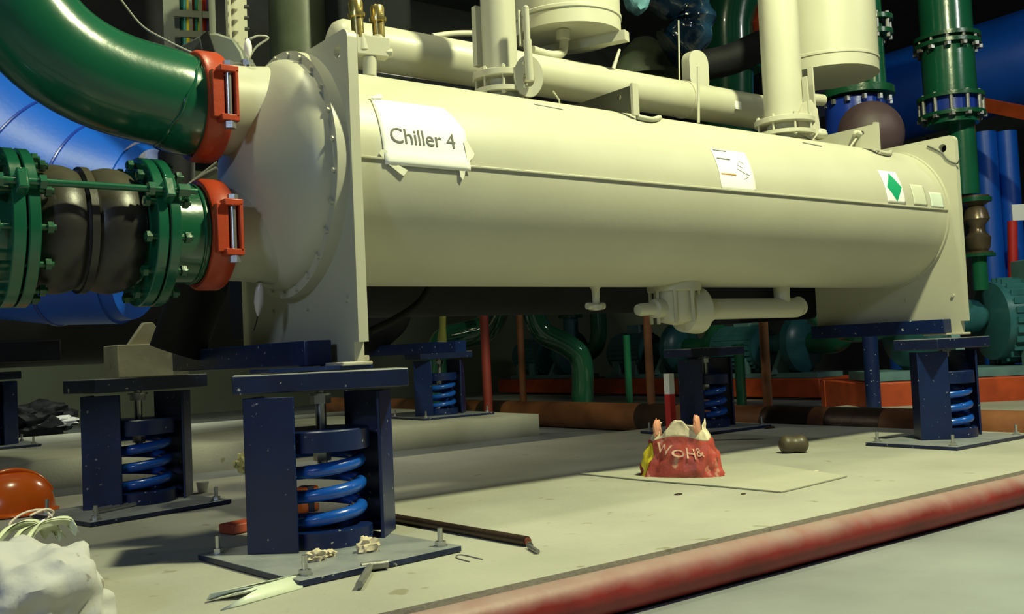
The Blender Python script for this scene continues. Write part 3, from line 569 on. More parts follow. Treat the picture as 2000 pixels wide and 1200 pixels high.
# cardboard, bag, fitting
cb = [(1.714, -0.503, 0.004), (2.227, -0.447, 0.004), (2.401, 0.173, 0.004), (1.643, 0.625, 0.004), (1.655, 0.221, 0.004), (1.701, -0.24, 0.004)]
m = MB(); m.prism([(q[0], q[1]) for q in cb], 2, 0.002, 0.007)
tag(obj('cardboard_sheet', m, CARD), 'flat pale cardboard sheet under the red shopping bag', 'cardboard')
t = thing('shopping_bag', 'crumpled red and yellow plastic shopping bag standing on the cardboard', 'bag', X((1.828, 0.162, 0.007), 0.05, 0.07))
bl = Vector((1.698, 0.298, 0.007)); brr = Vector((1.879, -0.042, 0.007)); U = (brr - bl); wd = U.length; U.normalize(); V = Vector((-U.y, U.x, 0)); bc0 = (bl + brr) / 2 + V * 0.09
def bag_pt(th, h):                            # th around, h 0..1 up
    wfac = 0.5 * wd * (1.0 - 0.46 * h ** 1.1); dfac = 0.10 * (1 - 0.35 * h)
    c, s_ = math.cos(th), math.sin(th); c = math.copysign(abs(c) ** 0.75, c); s_ = math.copysign(abs(s_) ** 0.75, s_)
    wr = 1 + 0.16 * noise.noise(Vector((3 * math.cos(th), 3 * math.sin(th), 4 * h))) + 0.09 * noise.noise(Vector((9 * math.cos(th), 9 * math.sin(th), 7 * h + 3)))
    return bc0 + U * (c * wfac * wr + 0.01 * h) + V * (s_ * dfac * wr) + Vector((0, 0, 0.24 * h))
H = 0.24
def bag_band(h0f, h1f, th0, th1, nt, nh, off=0.0):
    vs = []; fs = []
    for i in range(nt + 1):
        th = th0 + (th1 - th0) * i / nt; h0, h1 = h0f(th), h1f(th)
        for j in range(nh + 1):
            q = bag_pt(th, h0 + (h1 - h0) * j / nh); d = (q - bc0); d.z = 0; d.normalize(); vs.append(q + d * off)
    for i in range(nt):
        for j in range(nh): k = i * (nh + 1) + j; fs.append((k, k + 1, k + nh + 2, k + nh + 1))
    return MB().add(vs, fs)
rim = lambda th: 0.70 + 0.05 * math.sin(3 * th)
top = lambda th: 0.90 + 0.10 * math.sin(4 * th + 1) + 0.06 * math.sin(7 * th)
bd = obj('bag_body', bag_band(lambda a: 0, rim, 0, 2 * PI, 72, 14), BAGR, t)
o = obj('bag_mouth', bag_band(rim, top, 0, 2 * PI, 72, 8), BAGW, t, label='crumpled cream mouth of the bag'); md = o.modifiers.new('s', 'SOLIDIFY'); md.thickness = 0.002
o = obj('yellow_stripe', bag_band(lambda a: 0.0, lambda a: 0.62, PI + 0.45, PI + 0.88, 8, 12, 0.003), BAGY, bd)
for (a0_, h0_) in ((PI * 1.22, 0.95), (PI * 1.72, 1.02)):
    q = bag_pt(a0_, h0_ * 0.85); hm = MB(); hm.blob(q + Vector((0, 0, 0.02)), (0.022, 0.012, 0.045), int(a0_ * 10), 0.35, 2.0, 3); obj('bag_handle', hm, mat('pink_orange_plastic', (0.75, 0.33, 0.22), 0.4, bump=0.1), t)
def bag_text(mb, txt, size, th0, h0, tilt):
    def fn(q):
        th = th0 + (q.x) / (0.5 * wd * 0.85); h = h0 + q.y / 0.24 + tilt * q.x
        P_ = bag_pt(th, h); d = P_ - bc0; d.z = 0; d.normalize(); return P_ + d * (0.005 + q.z)
    mb.text(txt, size, 0.0004, fn, 1.0)
m = MB(); bag_text(m, 'WoH', 0.066, PI + 1.08, 0.46, -0.9); bag_text(m, '&', 0.055, PI + 2.05, 0.38, 0); obj('bag_lettering', m, mat('pinkish_lettering', (0.75, 0.45, 0.35), 0.5, bump=0), bd)
fc = Vector((2.87, 0.317, 0.0)); fc.z = 0.047
m = MB(); n_ = 17; du = Vector((0.80, -0.60, 0))
pts = [fc + du * (0.075 * s_) + Vector((0, 0, -0.004 * math.cos(s_ * PI / 2) + 0.0)) for s_ in [-1 + 2 * k / (n_ - 1) for k in range(n_)]]
rad = [0.018, 0.034, 0.043, 0.047, 0.048, 0.047, 0.045, 0.043, 0.042, 0.043, 0.045, 0.047, 0.048, 0.047, 0.043, 0.034, 0.018]
m.tube(pts, rad, 32)
tag(obj('rubber_fitting', m, BROWNG), 'small dark brown waisted fitting lying alone on the concrete', 'fitting')
# steel bar and offcuts near the first mount
m = MB(); A = Vector((0.372, 0.229, 0.0)); B = Vector((0.419, -0.557, 0.0)); A.z = B.z = 0.016
m.tube([A, B], 0.0155, 20); m2 = MB().tube([B, B + (B - A).normalized() * 0.006], 0.012, 20)
t = thing('steel_bar', 'dark rusty round bar beside the nearest spring mount', 'bar', A); obj('bar', m, RUSTD, t); obj('bar_end', m2, mat('red_rust', (0.2, 0.05, 0.03), 0.7), t)
m = MB(); m.tube([X((0.398, -0.594, 0.008), 0, 0, 0), X((0.367, -0.674, 0.008), 0, 0, 0)], [0.008, 0.007], 12); m.hexb(X((0.402, -0.59, 0.01)), (0.5, 0.5, 0), 0.011, 0.008)
tag(obj('loose_bolt', m, DSTEEL), 'small loose bolt at the end of the rusty bar', 'bolt')
tag(obj('wire_clip', MB().tube(smooth_path([(0.167, -0.612, 0.002), (0.173, -0.534, 0.002), (0.206, -0.507, 0.002), (0.212, -0.612, 0.002)], 5), 0.0016, 6), DSTEEL), 'thin bent wire clip on bare concrete', 'wire')
t = thing('tee_fitting', 'small dull metal tee fitting in front of the nearest mount', 'fitting', (-0.128, -0.526, 0.0))
a_, b_, c_, d_ = [Vector(q) for q in ((-0.222, -0.674, 0.016), (-0.099, -0.505, 0.016), (-0.115, -0.486, 0.016), (-0.043, -0.509, 0.016))]
obj('run', MB().tube([c_, d_], 0.012, 16), DSTEEL, t); obj('branch', MB().tube([b_, a_], 0.010, 16), DSTEEL, t)
for i, (px, s_) in enumerate((((622, 1088), 0.030), ((640, 1082), 0.022), ((608, 1096), 0.016))): pass
for i, (q, s_, lb_) in enumerate((((-0.174, -0.323, 0.02), 0.028, 'cement crumb clump on the nearest base plate, left one'), ((-0.122, -0.298, 0.02), 0.020, 'small flat cement crumb between two bigger crumbs on the nearest base'), ((-0.006, -0.322, 0.02), 0.032, 'tall cement crumb just above the tee fitting'))):
    tag(obj('cement_crumb', MB().blob((q[0], q[1], 0.02 + s_ * 0.5), (s_, s_ * 0.8, s_ * (0.6 if i < 2 else 0.95)), 20 + i, 0.7, 2.5, 3), CRUMB), lb_, 'rubble', 'cement crumbs')
m = MB()
Q = [Vector(q) for q in ((-0.554, -0.482, 0.003), (-0.552, -0.505, 0.022), (-0.286, -0.455, 0.022), (-0.316, -0.537, 0.003), (-0.445, -0.553, 0.026), (-0.51, -0.594, 0.004), (-0.564, -0.601, 0.003))]
m.add(Q, [(0, 1, 2), (0, 2, 4), (4, 2, 3), (4, 3, 5), (4, 5, 6)])
o = tag(obj('plastic_offcut', m, PALE), 'pale green folded plastic strip lying at the bottom of the photo', 'offcut'); md = o.modifiers.new('s', 'SOLIDIFY'); md.thickness = 0.004
m = MB()
for i in range(3): a_ = Vector((-0.378, 1.259, 0.03)); b_ = Vector((-0.08, 1.415, 0.03)); a_.y += 0.03 * i; b_.y += 0.03 * i; m = MB().tube([a_, b_], 0.0075, 12); tag(obj('steel_rod', m, STEEL), 'bright steel rod lying on the base of the second spring mount', 'rod', 'bright steel rods on the second mount base')
t = thing('plastic_cup', 'small white plastic cup right of the second mount', 'cup', (0.209, 1.695, 0.0)); q = Vector((0.209, 1.695, 0.0))
obj('cup', MB().lathe(q, (0, 0, 1), [(0, 0.022), (0.05, 0.03), (0.05, 0.027), (0.01, 0.02)], 24), PLW, t)
q = Vector((-0.097, 0.46, 0.0))
tag(obj('plastic_tray', MB().box((q.x, q.y, 0.02), (0.12, 0.08, 0.035), 0.3), mat('brick_red_plastic', (0.35, 0.06, 0.03), 0.5), None, 0.006), 'brick red plastic tray beside the nearest mount', 'tray')
q = Vector((0.275, 0.693, 0.0))
t = thing('tool_case', 'orange plastic case seen through the nearest blue coil', 'case', q)
obj('case', MB().box((q.x, q.y, 0.05), (0.09, 0.05, 0.10), 0.3), HAT, t, 0.008); obj('strap', MB().box((q.x, q.y, 0.05), (0.03, 0.054, 0.104), 0.3), NAVY, t)
q = Vector((0.674, 2.368, 0.0)); tag(obj('yellow_rag', MB().blob(X(q, 0, 0, 0.045), (0.04, 0.03, 0.05), 31, 0.6, 2.2, 3), mat('yellow_cloth', (0.62, 0.6, 0.35), 0.8)), 'small crumpled pale yellow rag behind the nearest mount', 'rag')
for i, (px_, s_, lb_) in enumerate((((1.453, -0.204, 0.0), 0.012, 'thin brown chip in front of the cardboard sheet'), ((3.99, 1.371, 0.0), 0.03, 'flat brown stain-like chip behind the fitting'), ((1.61, -0.402, 0.0), 0.008, 'tiny grey chip left of the cardboard corner'), ((2.307, -0.231, 0.0), 0.012, 'tiny pale stone near the cardboard edge'))):
    tag(obj('concrete_chip', MB().blob(X(px_, 0, 0, s_ * 0.2), (s_ * 1.6, s_, s_ * 0.35), 40 + i, 0.4, 2, 2), CRUMB if i == 3 else RUSTD), lb_, 'rubble', 'small chips on the plinth')
t = thing('marker_post', 'short red and white striped post before the middle navy mount', 'post', (3.952, 2.251, 0.0))
q = Vector((3.028, 1.35, 0.096)); q.z = 0
zt = (3.034, 1.35, 0.419)[2]; zm = (3.033, 1.35, 0.292)[2]
obj('red_band', MB().box((q.x, q.y, zm / 2), (0.045, 0.045, zm)), mat('signal_red', (0.5, 0.02, 0.02), 0.5), t); obj('white_band', MB().box((q.x, q.y, (zm + zt) / 2), (0.045, 0.045, zt - zm)), PLW, t)

# water-box cables, bottle and sensor
t = thing('sensor_bottle', 'small clear sample bottle hanging under the water box with thin wires', 'bottle', (-0.02, 0.403, 0.803))
a_ = Vector((-0.05, 0.31, 0.884)); b_ = Vector((-0.05, 0.339, 0.767)); L_ = (b_ - a_).length
obj('bottle', MB().lathe(a_, b_ - a_, [(0, 0.008), (0.008, 0.009), (0.02, 0.015), (L_ * 0.6, 0.018), (L_ * 0.85, 0.010), (L_, 0.003)], 20), mat('cloudy_plastic', (0.55, 0.5, 0.5), 0.2), t)
obj('wire', MB().tube(smooth_path([(-0.05, 0.339, 0.77), (-0.05, 0.359, 0.742), (-0.05, 0.38, 0.718)], 4), 0.002, 6), BLACK, t); obj('wire', MB().tube(smooth_path([(-0.05, 0.315, 0.883), (-0.06, 0.415, 0.9), (-0.08, 0.451, 0.909)], 4), 0.003, 6), WIREC, t)
tag(obj('cable', MB().tube(smooth_path([(-0.422, 0.6, 1.931), (-0.348, 0.6, 1.844), (-0.283, 0.55, 1.787), (-0.19, 0.5, 1.733), (-0.134, 0.4, 1.682), (-0.089, 0.3, 1.657), (-0.061, 0.3, 1.642)], 8), 0.004, 8), WIREC), 'thin grey cable swooping over the green elbow to the sensor', 'cable')
tag(obj('cable', MB().tube(smooth_path([(-0.08, 0.28, 1.666), (-0.047, 0.28, 1.718), (0.0, 0.28, 1.758), (-0.036, 0.28, 1.76), (-0.069, 0.28, 1.744)], 6), 0.004, 8), WIREC), 'short looped cable beside the white tag', 'cable')
m = MB(); q = Vector((-0.086, 0.26, 1.703)); m.blob(q, (0.014, 0.014, 0.034), 1, 0.08, 1, 3)
tag(obj('white_tag', m, PLW), 'bright white paper-wrapped sensor head above the upper nozzle', 'tag')
tag(obj('black_hose', MB().tube(smooth_path([(0.619, 0.75, 0.713), (0.742, 0.75, 0.762), (0.863, 0.75, 0.828), (0.933, 0.75, 0.907), (0.964, 0.75, 0.977)], 6), 0.017, 16), BLACK), 'black hose curving under the cream vessel behind its near end', 'hose')
tag(obj('cable_bundle', MB().tube(smooth_path([(-0.157, 0.75, 1.275), (-0.106, 0.75, 1.318), (-0.043, 0.7, 1.357)], 5), 0.012, 10).tube(smooth_path([(-0.143, 0.78, 1.288), (-0.085, 0.78, 1.338), (-0.023, 0.75, 1.392)], 5), 0.008, 10), mat('pale_grey_cable', (0.4, 0.4, 0.38), 0.5)), 'pale grey cable bundle between the green flange and the water box', 'cable')

# ---------------------------------------------------------------- upper left machinery
t = thing('cable_trunking', 'grey slotted trunking full of red, yellow, green and blue cables', 'trunking', (0.241, 1.773, 2.166))
def quadbox(c, w, h, dp, name, m, par, bev=0.0): return obj(name, MB().box(c, (w, dp, h), math.radians(-20)), m, par, bev)
d_ = 4.9
quadbox((0.172, 1.814, 2.359), 0.0758, 0.48, 0.10, 'side_wall', GREYM, t)
quadbox((0.331, 1.695, 2.35), 0.0303, 0.48, 0.10, 'side_wall', GREYM, t)
for yy in (-40, 28, 68): quadbox(X((0.243, 1.712, 2.34), 0, 0, (20 - yy) * 0.0025), 0.1819, 0.0328, 0.012, 'cover_bar', GREYM, t)
for xx in (372, 391): quadbox(X((0.243, 1.712, 2.34), (xx - 377) * 0.002, (377 - xx) * 0.0015, 0), 0.0152, 0.4547, 0.012, 'cover_bar', GREYM, t)
cols = [((0.02, 0.15, 0.16), 354), ((0.1, 0.4, 0.45), 361), ((0.75, 0.6, 0.03), 367), ((0.45, 0.05, 0.02), 375), ((0.03, 0.25, 0.2), 382), ((0.7, 0.6, 0.05), 390), ((0.45, 0.03, 0.02), 398), ((0.05, 0.03, 0.1), 405)]
for i, (c_, px_) in enumerate(cols): obj('cable', MB().cyl(Vector((0.133, 1.964, 2.451)) * 0 + Vector((0, 0, 0)) + Vector((0.21, 1.833, 2.178)) + Vector((0.0025 * (px_ - 350) * 0.94, -0.0025 * (px_ - 350) * 0.34, 0)), Vector((0.214, 1.808, 2.571)) + Vector((0.0025 * (px_ - 350) * 0.94, -0.0025 * (px_ - 350) * 0.34, 0)), 0.0106, n=10), mat('cable_%d' % i, c_, 0.4, bump=0), t)
t = thing('slotted_channel', 'pale cream slotted channel rising behind the water box', 'channel', (0.355, 1.444, 2.031))
obj('channel', MB().box((0.35, 1.435, 2.273), (0.0969, 0.05, 0.5573), math.radians(-20)), CREAM, t)
m = MB()
for k in range(9): m.box(X((0.361, 1.338, 2.052), 0, 0, k * 0.0524), (0.0218, 0.03, 0.0097), math.radians(-20))
obj('slot', m, DARK, t, stuff=True)
obj('rib', MB().box((0.304, 1.395, 2.253), (0.0097, 0.03, 0.5573), math.radians(-20)), CREAMD, t)
t = thing('motor_cover', 'rounded grey motor cover with dark trim behind the upper coupling', 'cover', (0.094, 1.025, 1.84))
poly = [(355, 150), (352, 112), (385, 75), (405, 62), (425, 64), (455, 74), (472, 100), (482, 135), (484, 152)]
fA = [Vector((-0.027, 1.117, 1.825)), ]
def pxpoly(pts, m, th):                        # thick plate whose outline faces the aisle
    n = len(pts); off = Vector((0.60, 0.80, 0)) * th
    return m.add(pts + [p + off for p in pts], [tuple(range(n)), tuple(range(n, 2 * n))[::-1]] + [(i, (i + 1) % n, (i + 1) % n + n, i + n) for i in range(n)])
obj('shell', pxpoly([Vector(q) for q in ((0.071, 1.043, 1.819), (0.065, 1.042, 1.928), (0.059, 1.042, 2.006), (0.096, 1.015, 2.004), (0.147, 0.977, 1.979), (0.176, 0.958, 1.921), (0.193, 0.95, 1.845), (0.196, 0.95, 1.808))], MB(), 0.3), GREYM, t, 0.01)
obj('trim', pxpoly([Vector(q) for q in ((0.043, 1.039, 1.815), (0.041, 1.035, 1.922), (0.028, 1.042, 1.983), (0.054, 1.021, 2.008), (0.071, 1.012, 1.942), (0.085, 1.004, 1.881), (0.088, 1.006, 1.812))], MB(), 0.3), BLACK, t)
obj('side_panel', pxpoly([Vector(q) for q in ((-0.063, 1.206, 1.843), (-0.053, 1.192, 1.951), (0.046, 1.077, 2.005), (0.059, 1.052, 1.82))], MB(), 0.2), mat('blue_grey_panel', (0.07, 0.08, 0.10), 0.4), t, 0.008)
tag(obj('round_column', MB().cyl((0.986, 2.095, 2.058), X((0.986, 2.095, 2.058), 0, 0, 2.5), 0.1675, n=48), OLIVE), 'dark olive round column behind the tube sheet', 'column')
tag(obj('round_column', MB().box(X((0.954, 2.59, 2.606), 0, 0, 0.4), (0.22, 0.2, 2.4)), DARK), 'dark grey square column left of the olive one', 'column')
tag(obj('control_cabinet', MB().box(X((1.159, 1.696, 2.38), 0.1, 0.1, 0.1), (0.42, 0.3, 0.75), -0.2), mat('dark_cabinet', (0.010, 0.012, 0.014), 0.8, spec=0.1), None, 0.02), 'dark cabinet behind the two brass valves', 'cabinet')
tag(obj('backdrop_pipe', MB().cyl((-4, 4.9, 3.05), (6.6, 4.9, 3.05), 0.85, n=48), BLACK), 'huge black pipe shape added behind the chiller as a dark backdrop', 'pipe')  # added black mass, hides the lit back wall so the top stays dark
tag(obj('thin_conduit', MB().tube(smooth_path([(1.167, 1.0, 2.149), (1.289, 1.0, 2.183), (1.429, 1.0, 2.206), (1.622, 1.0, 2.225)], 5), 0.016, 12), CREAM), 'thin cream conduit arching above the header pipe', 'conduit')

# upper middle and right machinery
t = thing('compressor_housing', 'grey-olive conical compressor housing behind the header pipe', 'compressor', (2.96, 1.349, 2.275))
obj('housing', MB().lathe((3.533, 1.913, 2.401), (0, 0, 1), [(0, 0.2707), (0.10, 0.2598), (0.28, 0.1516), (0.36, 0.0722), (0.38, 0)], 32), OLIVE, t)
obj('flange', MB().lathe((3.533, 1.909, 2.455), (0, 0, 1), [(0, 0.2959), (0.03, 0.2959), (0.03, 0)], 32), OLIVE, t)
t = thing('wrapped_elbow_pipe', 'pipe elbow wrapped in shiny dark blue plastic film', 'pipe', (3.436, 1.479, 2.508))
m = MB(); A = smooth_path([(3.237, 1.595, 3.097), (3.358, 1.514, 2.92), (3.48, 1.428, 2.828), (3.497, 1.422, 2.691), (3.423, 1.484, 2.583), (3.381, 1.517, 2.545)], 8)
m.tube(A, [0.1429 + 0.017 * math.sin(i * 1.3) * (0.5 + 0.5 * math.sin(i * 0.37)) for i in range(len(A))], 32); obj('film_wrap', m, WRAP, t)
tag(obj('wrapped_pipe_end', MB().blob((3.062, 1.49, 2.852), (0.0858, 0.0858, 0.1188), 8, 0.2, 3, 3), mat('pale_blue_wrap', (0.16, 0.36, 0.46), 0.15, var=0.4, bump=0.6, bscale=14)), 'pale blue plastic-wrapped pipe stub at the top', 'pipe')
gt = t = thing('green_elbow_pipe', 'green elbow and flange high up left of the second cream riser', 'pipe', (5.187, 2.53, 2.687))
obj('pipe', MB().tube(smooth_path([(5.443, 2.277, 3.766), (5.249, 2.433, 3.602), (5.176, 2.502, 3.344), (5.173, 2.521, 3.038), (5.169, 2.546, 2.644), (5.164, 2.583, 2.076)], 6), 0.2016, 40), GREEN, t)
obj('flange', MB().lathe((5.172, 2.53, 2.898), (0, 0, 1), [(0, 0.2717), (0.05, 0.2717), (0.05, 0)], 40), GREEN, t)
for k in range(10): a_ = 2 * PI * k / 10; q = Vector((5.172, 2.529, 2.924)) + Vector((0.2366 * math.cos(a_), 0.2366 * math.sin(a_), 0)); obj('bolt', MB().hexb(q, (0, 0, 1), 0.03, 0.035), STEEL, t)
tag(obj('insulated_pipe', MB().tube(smooth_path([(3.86, 1.658, 2.551), (4.02, 1.536, 2.589), (4.223, 1.377, 2.685), (4.512, 1.155, 2.759)], 5), 0.1083, 32), BLACK), 'black insulated pipe crossing in front of the green elbow', 'pipe')
obj('coupling', MB().cyl((5.363, 2.358, 3.399), (5.52, 2.502, 3.196), 0.16, n=24), ORANGE, gt, label='red-orange coupling')
obj('branch_pipe', MB().cyl((5.176, 2.506, 3.278), (5.441, 2.43, 3.299), 0.10, n=24), GREEN, gt)
t = thing('green_riser_pipe', 'slim green vertical pipe with dark flanges above the blue strainer', 'pipe', (6.251, 1.854, 2.699))
obj('pipe', MB().cyl((6.247, 1.856, 2.708), X((6.247, 1.856, 2.708), -0.02, 0, 2.6), 0.1064, n=32), GREEN, t)
def fl(px, py, d, w, th, par, m=GREEN, nb=10, bm_=STEEL):
    pass
for q in ((6.252, 1.826, 3.177), (6.253, 1.819, 3.301)): obj('flange', MB().lathe(q, (0, 0, 1), [(0, 0.1596), (0.04, 0.1596), (0.04, 0)], 32), GREEND, t)
for k in range(8): a_ = 2 * PI * k / 8; q = Vector((6.252, 1.829, 3.142)) + Vector((0.1374 * math.cos(a_), 0.1374 * math.sin(a_), 0)); obj('bolt', MB().cyl(q, X(q, 0, 0, 0.22), 0.018, n=8), DSTEEL, t)
t = thing('blue_strainer', 'blue flanged strainer with a red-brown domed cover behind the far bracket', 'strainer', (5.617, 1.613, 2.105))
obj('flange', MB().lathe((5.784, 1.712, 2.557), (0, 0, 1), [(0, 0.2875), (0.06, 0.2875), (0.07, 0)], 40), GREEND, t)
obj('body', MB().lathe((5.78, 1.741, 2.101), (0, 0, 1), [(0, 0.2537), (0.44, 0.2367), (0.44, 0)], 40), BLUED, t)
obj('dome_cover', MB().lathe((5.328, 1.328, 2.136), (-0.60, -0.80, 0), [(0, 0.2508), (0.06, 0.2429), (0.14, 0.1881), (0.19, 0.1097), (0.21, 0)], 40), BROWND, t)
for k in range(12): a_ = 2 * PI * (k + .5) / 12; q = Vector((5.784, 1.714, 2.532)) + Vector((0.2537 * math.cos(a_), 0.2537 * math.sin(a_), 0)); obj('bolt', MB().hexb(q, (0, 0, -1), 0.022, 0.04), STEEL, t)
q = (5.78, 1.741, 2.101); obj('drop_pipe', MB().cyl(q, (q[0], q[1], -0.12), 0.06, n=32), NAVY, t)
t = thing('green_riser_pipe', 'thick green vertical pipe with flanges above the far end plate', 'pipe', (6.971, 1.58, 2.399))
A = Vector((6.978, 1.573, 2.422)); zz = lambda py: A.z + (245 - py) * 0.0045
obj('pipe', MB().cyl(A, (A.x, A.y, zz(-200)), 0.2223, n=40), GREEN, t)
for py in (232, 196, 92, 78): obj('flange', MB().lathe((A.x, A.y, zz(py)), (0, 0, 1), [(0, 0.2813), (0.035, 0.2813), (0.035, 0)], 40), GREEND, t)
obj('valve_body', MB().lathe((A.x, A.y, zz(232)), (0, 0, 1), [(0.035, 0.2268), (zz(196) - zz(232), 0.2268)], 40), BLUED, t)
for base in (236, 100):
    for k in range(12): a_ = 2 * PI * k / 12; q = Vector((A.x + 0.2586 * math.cos(a_), A.y + 0.2586 * math.sin(a_), zz(base))); b = MB().cyl(q, X(q, 0, 0, zz(0) - zz(50) if base == 236 else zz(0) - zz(28)), 0.016, n=8); b.hexb(q, (0, 0, 1), 0.03, 0.03); obj('stud', b, DSTEEL, t)
B = Vector((7.066, 1.542, 1.796)); obj('lower_pipe', MB().cyl(B, (B.x, B.y, zz(236)), 0.118, n=32), GREEN, t)
t = thing('pipe_connector', 'dark bronze flexible pipe connector beside the far end plate', 'connector', (6.96, 1.402, 1.241))
B = Vector((6.96, 1.402, 1.25)); k_ = 0.0044
obj('body', MB().lathe(B, (0, 0, 1), [(0, 26 * k_), (6 * k_, 26 * k_), (6 * k_, 16 * k_), (14 * k_, 22 * k_), (34 * k_, 24 * k_), (46 * k_, 15 * k_), (58 * k_, 15 * k_), (70 * k_, 24 * k_), (88 * k_, 20 * k_), (96 * k_, 14 * k_), (104 * k_, 26 * k_), (116 * k_, 26 * k_)], 32), BRONZE, t)
obj('flange', MB().lathe(B, (0, 0, 1), [(-4 * k_, 30 * k_), (2 * k_, 30 * k_), (2 * k_, 0)], 32), GREEND, t); obj('flange', MB().lathe(B, (0, 0, 1), [(104 * k_, 30 * k_), (112 * k_, 30 * k_), (112 * k_, 0)], 32), GREEND, t)
obj('lower_pipe', MB().cyl(B, X(B, 0, 0, -70 * k_), 14 * k_, n=24), GREEN, t)
tag(obj('blue_header_pipe', MB().cyl((10.589, 4.67, 3.724), (11.337, 2.21, 4.028), 0.5929, n=56), BLUE), 'huge blue horizontal pipe at the upper right edge', 'pipe')
for i, (px_, d, w, lb_) in enumerate(((1765, 11.5, 48, 'wide blue vertical pipe behind the strainer'), (1940, 10.8, 24, 'blue vertical pipe right of the bronze connector'), (1985, 10.8, 20, 'blue vertical pipe at the right edge of the photo'))):
    q = [(9.107, 3.348, 2.504), (9.231, 2.459, 1.065), (9.431, 2.309, 1.053)][i]
    tag(obj('blue_riser_pipe', MB().cyl((q[0], q[1], -0.12 if i else 0.0), (q[0], q[1], [2.3, 2.75, 2.75][i]), w * d / 1939.6, n=32), BLUE), lb_, 'pipe')
tag(obj('orange_beam', MB().beam((8.196, 2.009, 2.869), (7.912, 1.117, 2.48), 0.09, 0.12), ORB), 'orange steel beam beneath the big blue pipe at right', 'beam')
tag(obj('red_post', MB().cyl((8.199, 1.735, 1.004), (8.197, 1.701, 1.637), 0.0445, n=20), mat('signal_red', (0.5, 0.02, 0.02))), 'red post in front of the blue pipe at the right edge', 'post')
tag(obj('pipe_label', MB().box((8.553, 1.803, 1.753), (0.14, 0.01, 0.16), -0.6), PLW), 'white label plate on the blue pipe at the right edge', 'label')

# ---------------------------------------------------------------- pumps behind
def pump(x, y, label, scale=1.0, rot=0.0, z0=-0.12, lit=False):
    t = thing('water_pump', label, 'pump', (x, y, z0), 'teal pumps on orange frames behind the chiller')
    R = Matrix.Rotation(rot, 3, 'Z')
    def L(a, b, c): q = R @ Vector((a, b, 0)) * scale; return Vector((x + q.x, y + q.y, z0 + c * scale))
    m = MB()
    for s_ in (-1, 1): m.box(L(0, s_ * 0.38, 0.14), (2.0 * scale, 0.09 * scale, 0.22 * scale), rot)
    for s_ in (-1, 0, 1): m.box(L(s_ * 0.95, 0, 0.14), (0.09 * scale, 0.76 * scale, 0.22 * scale), rot)
    obj('base_frame', m, ORB, t, 0.01, label='orange steel base frame')
    obj('foot_plate', MB().box(L(0, 0, 0.28), (1.7 * scale, 0.5 * scale, 0.06 * scale), rot), TEALL, t)
    obj('motor', MB().lathe(L(0.05, 0, 0.62), R @ Vector((1, 0, 0)), [(0, 0.15 * scale), (0.03, 0.27 * scale), (0.72 * scale, 0.27 * scale), (0.78 * scale, 0.22 * scale), (0.80 * scale, 0)], 40), TEAL, t)
    for k in range(26):
        a_ = 2 * PI * k / 26; d0 = Vector((0, math.cos(a_), math.sin(a_))); m = MB()
        A_ = L(0.12, 0, 0.62) + R @ (d0 * 0.28 * scale); B_ = L(0.72, 0, 0.62) + R @ (d0 * 0.28 * scale); m.beam(A_, B_, 0.012 * scale, 0.04 * scale); obj('cooling_fin', m, TEAL, t)
    for fx, fy in ((0.25, -0.22), (0.6, -0.22), (0.25, 0.22), (0.6, 0.22)): obj('motor_foot', MB().box(L(fx, fy, 0.40), (0.14 * scale, 0.08 * scale, 0.2 * scale), rot), TEALL, t)
    obj('terminal_box', MB().box(L(0.4, -0.05, 0.95), (0.26 * scale, 0.22 * scale, 0.16 * scale), rot), TEALL, t, 0.01)
    obj('volute', MB().lathe(L(-0.62, 0, 0.66), R @ Vector((1, 0, 0)), [(0, 0.16 * scale), (0.03 * scale, 0.30 * scale), (0.10 * scale, 0.36 * scale), (0.20 * scale, 0.36 * scale), (0.27 * scale, 0.28 * scale), (0.35 * scale, 0.14 * scale), (0.60 * scale, 0.11 * scale), (0.66 * scale, 0.06 * scale)], 40), TEAL, t)
    m = MB(); m.prism([(-0.30, 0.30), (0.30, 0.30), (0.10, 0.62), (-0.10, 0.62)], 0, -0.03, 0.03); m.v = [L(q.x - 0.25, q.y, q.z) for q in m.v]
    obj('bearing_bracket', m, TEALL, t)
    obj('discharge', MB().cyl(L(-0.50, 0.0, 0.9), L(-0.50, 0.0, 1.25), 0.12 * scale, n=24), TEAL, t)
    obj('discharge_flange', MB().cyl(L(-0.50, 0.0, 1.22), L(-0.50, 0.0, 1.27), 0.2 * scale, n=24), GREEND, t)
    obj('suction_elbow', MB().tube(smooth_path([L(-0.62, 0, 0.66), L(-0.95, 0, 0.66), L(-1.15, 0, 0.85), L(-1.18, 0, 1.3)], 6), 0.13 * scale, 24), GREEN, t)
    return t
_q = (7.189, 1.556, -0.105); pump(_q[0], _q[1], 'teal pump motor on an orange frame beyond the far end plate', 1.28, -0.62)
pump(8.6, 5.0, 'teal pump on orange frame seen right of the middle mount', 1.0, PI / 2)
pump(8.9, 7.3, 'teal pump on orange frame seen under the strainer valve', 1.0, PI / 2)
pump(9.0, 9.8, 'farthest teal pump on orange frame seen under the vessel', 1.0, PI / 2)
t = thing('rusty_floor_pipe', 'long brown rusty pipe on the floor behind the chiller', 'pipe', (4.32, 3, -0.12))
obj('pipe', MB().cyl((4.42, -2.2, 0.0), (4.42, 9.0, 0.0), 0.118, n=32), RUST, t)
for yy in (4.9, 2.6, 1.3, 0.75): obj('dark_band', MB().cyl((4.42, yy, 0), (4.42, yy + 0.42, 0), 0.1195, n=32), RUSTD, t)  # darker bands around parts of the pipe
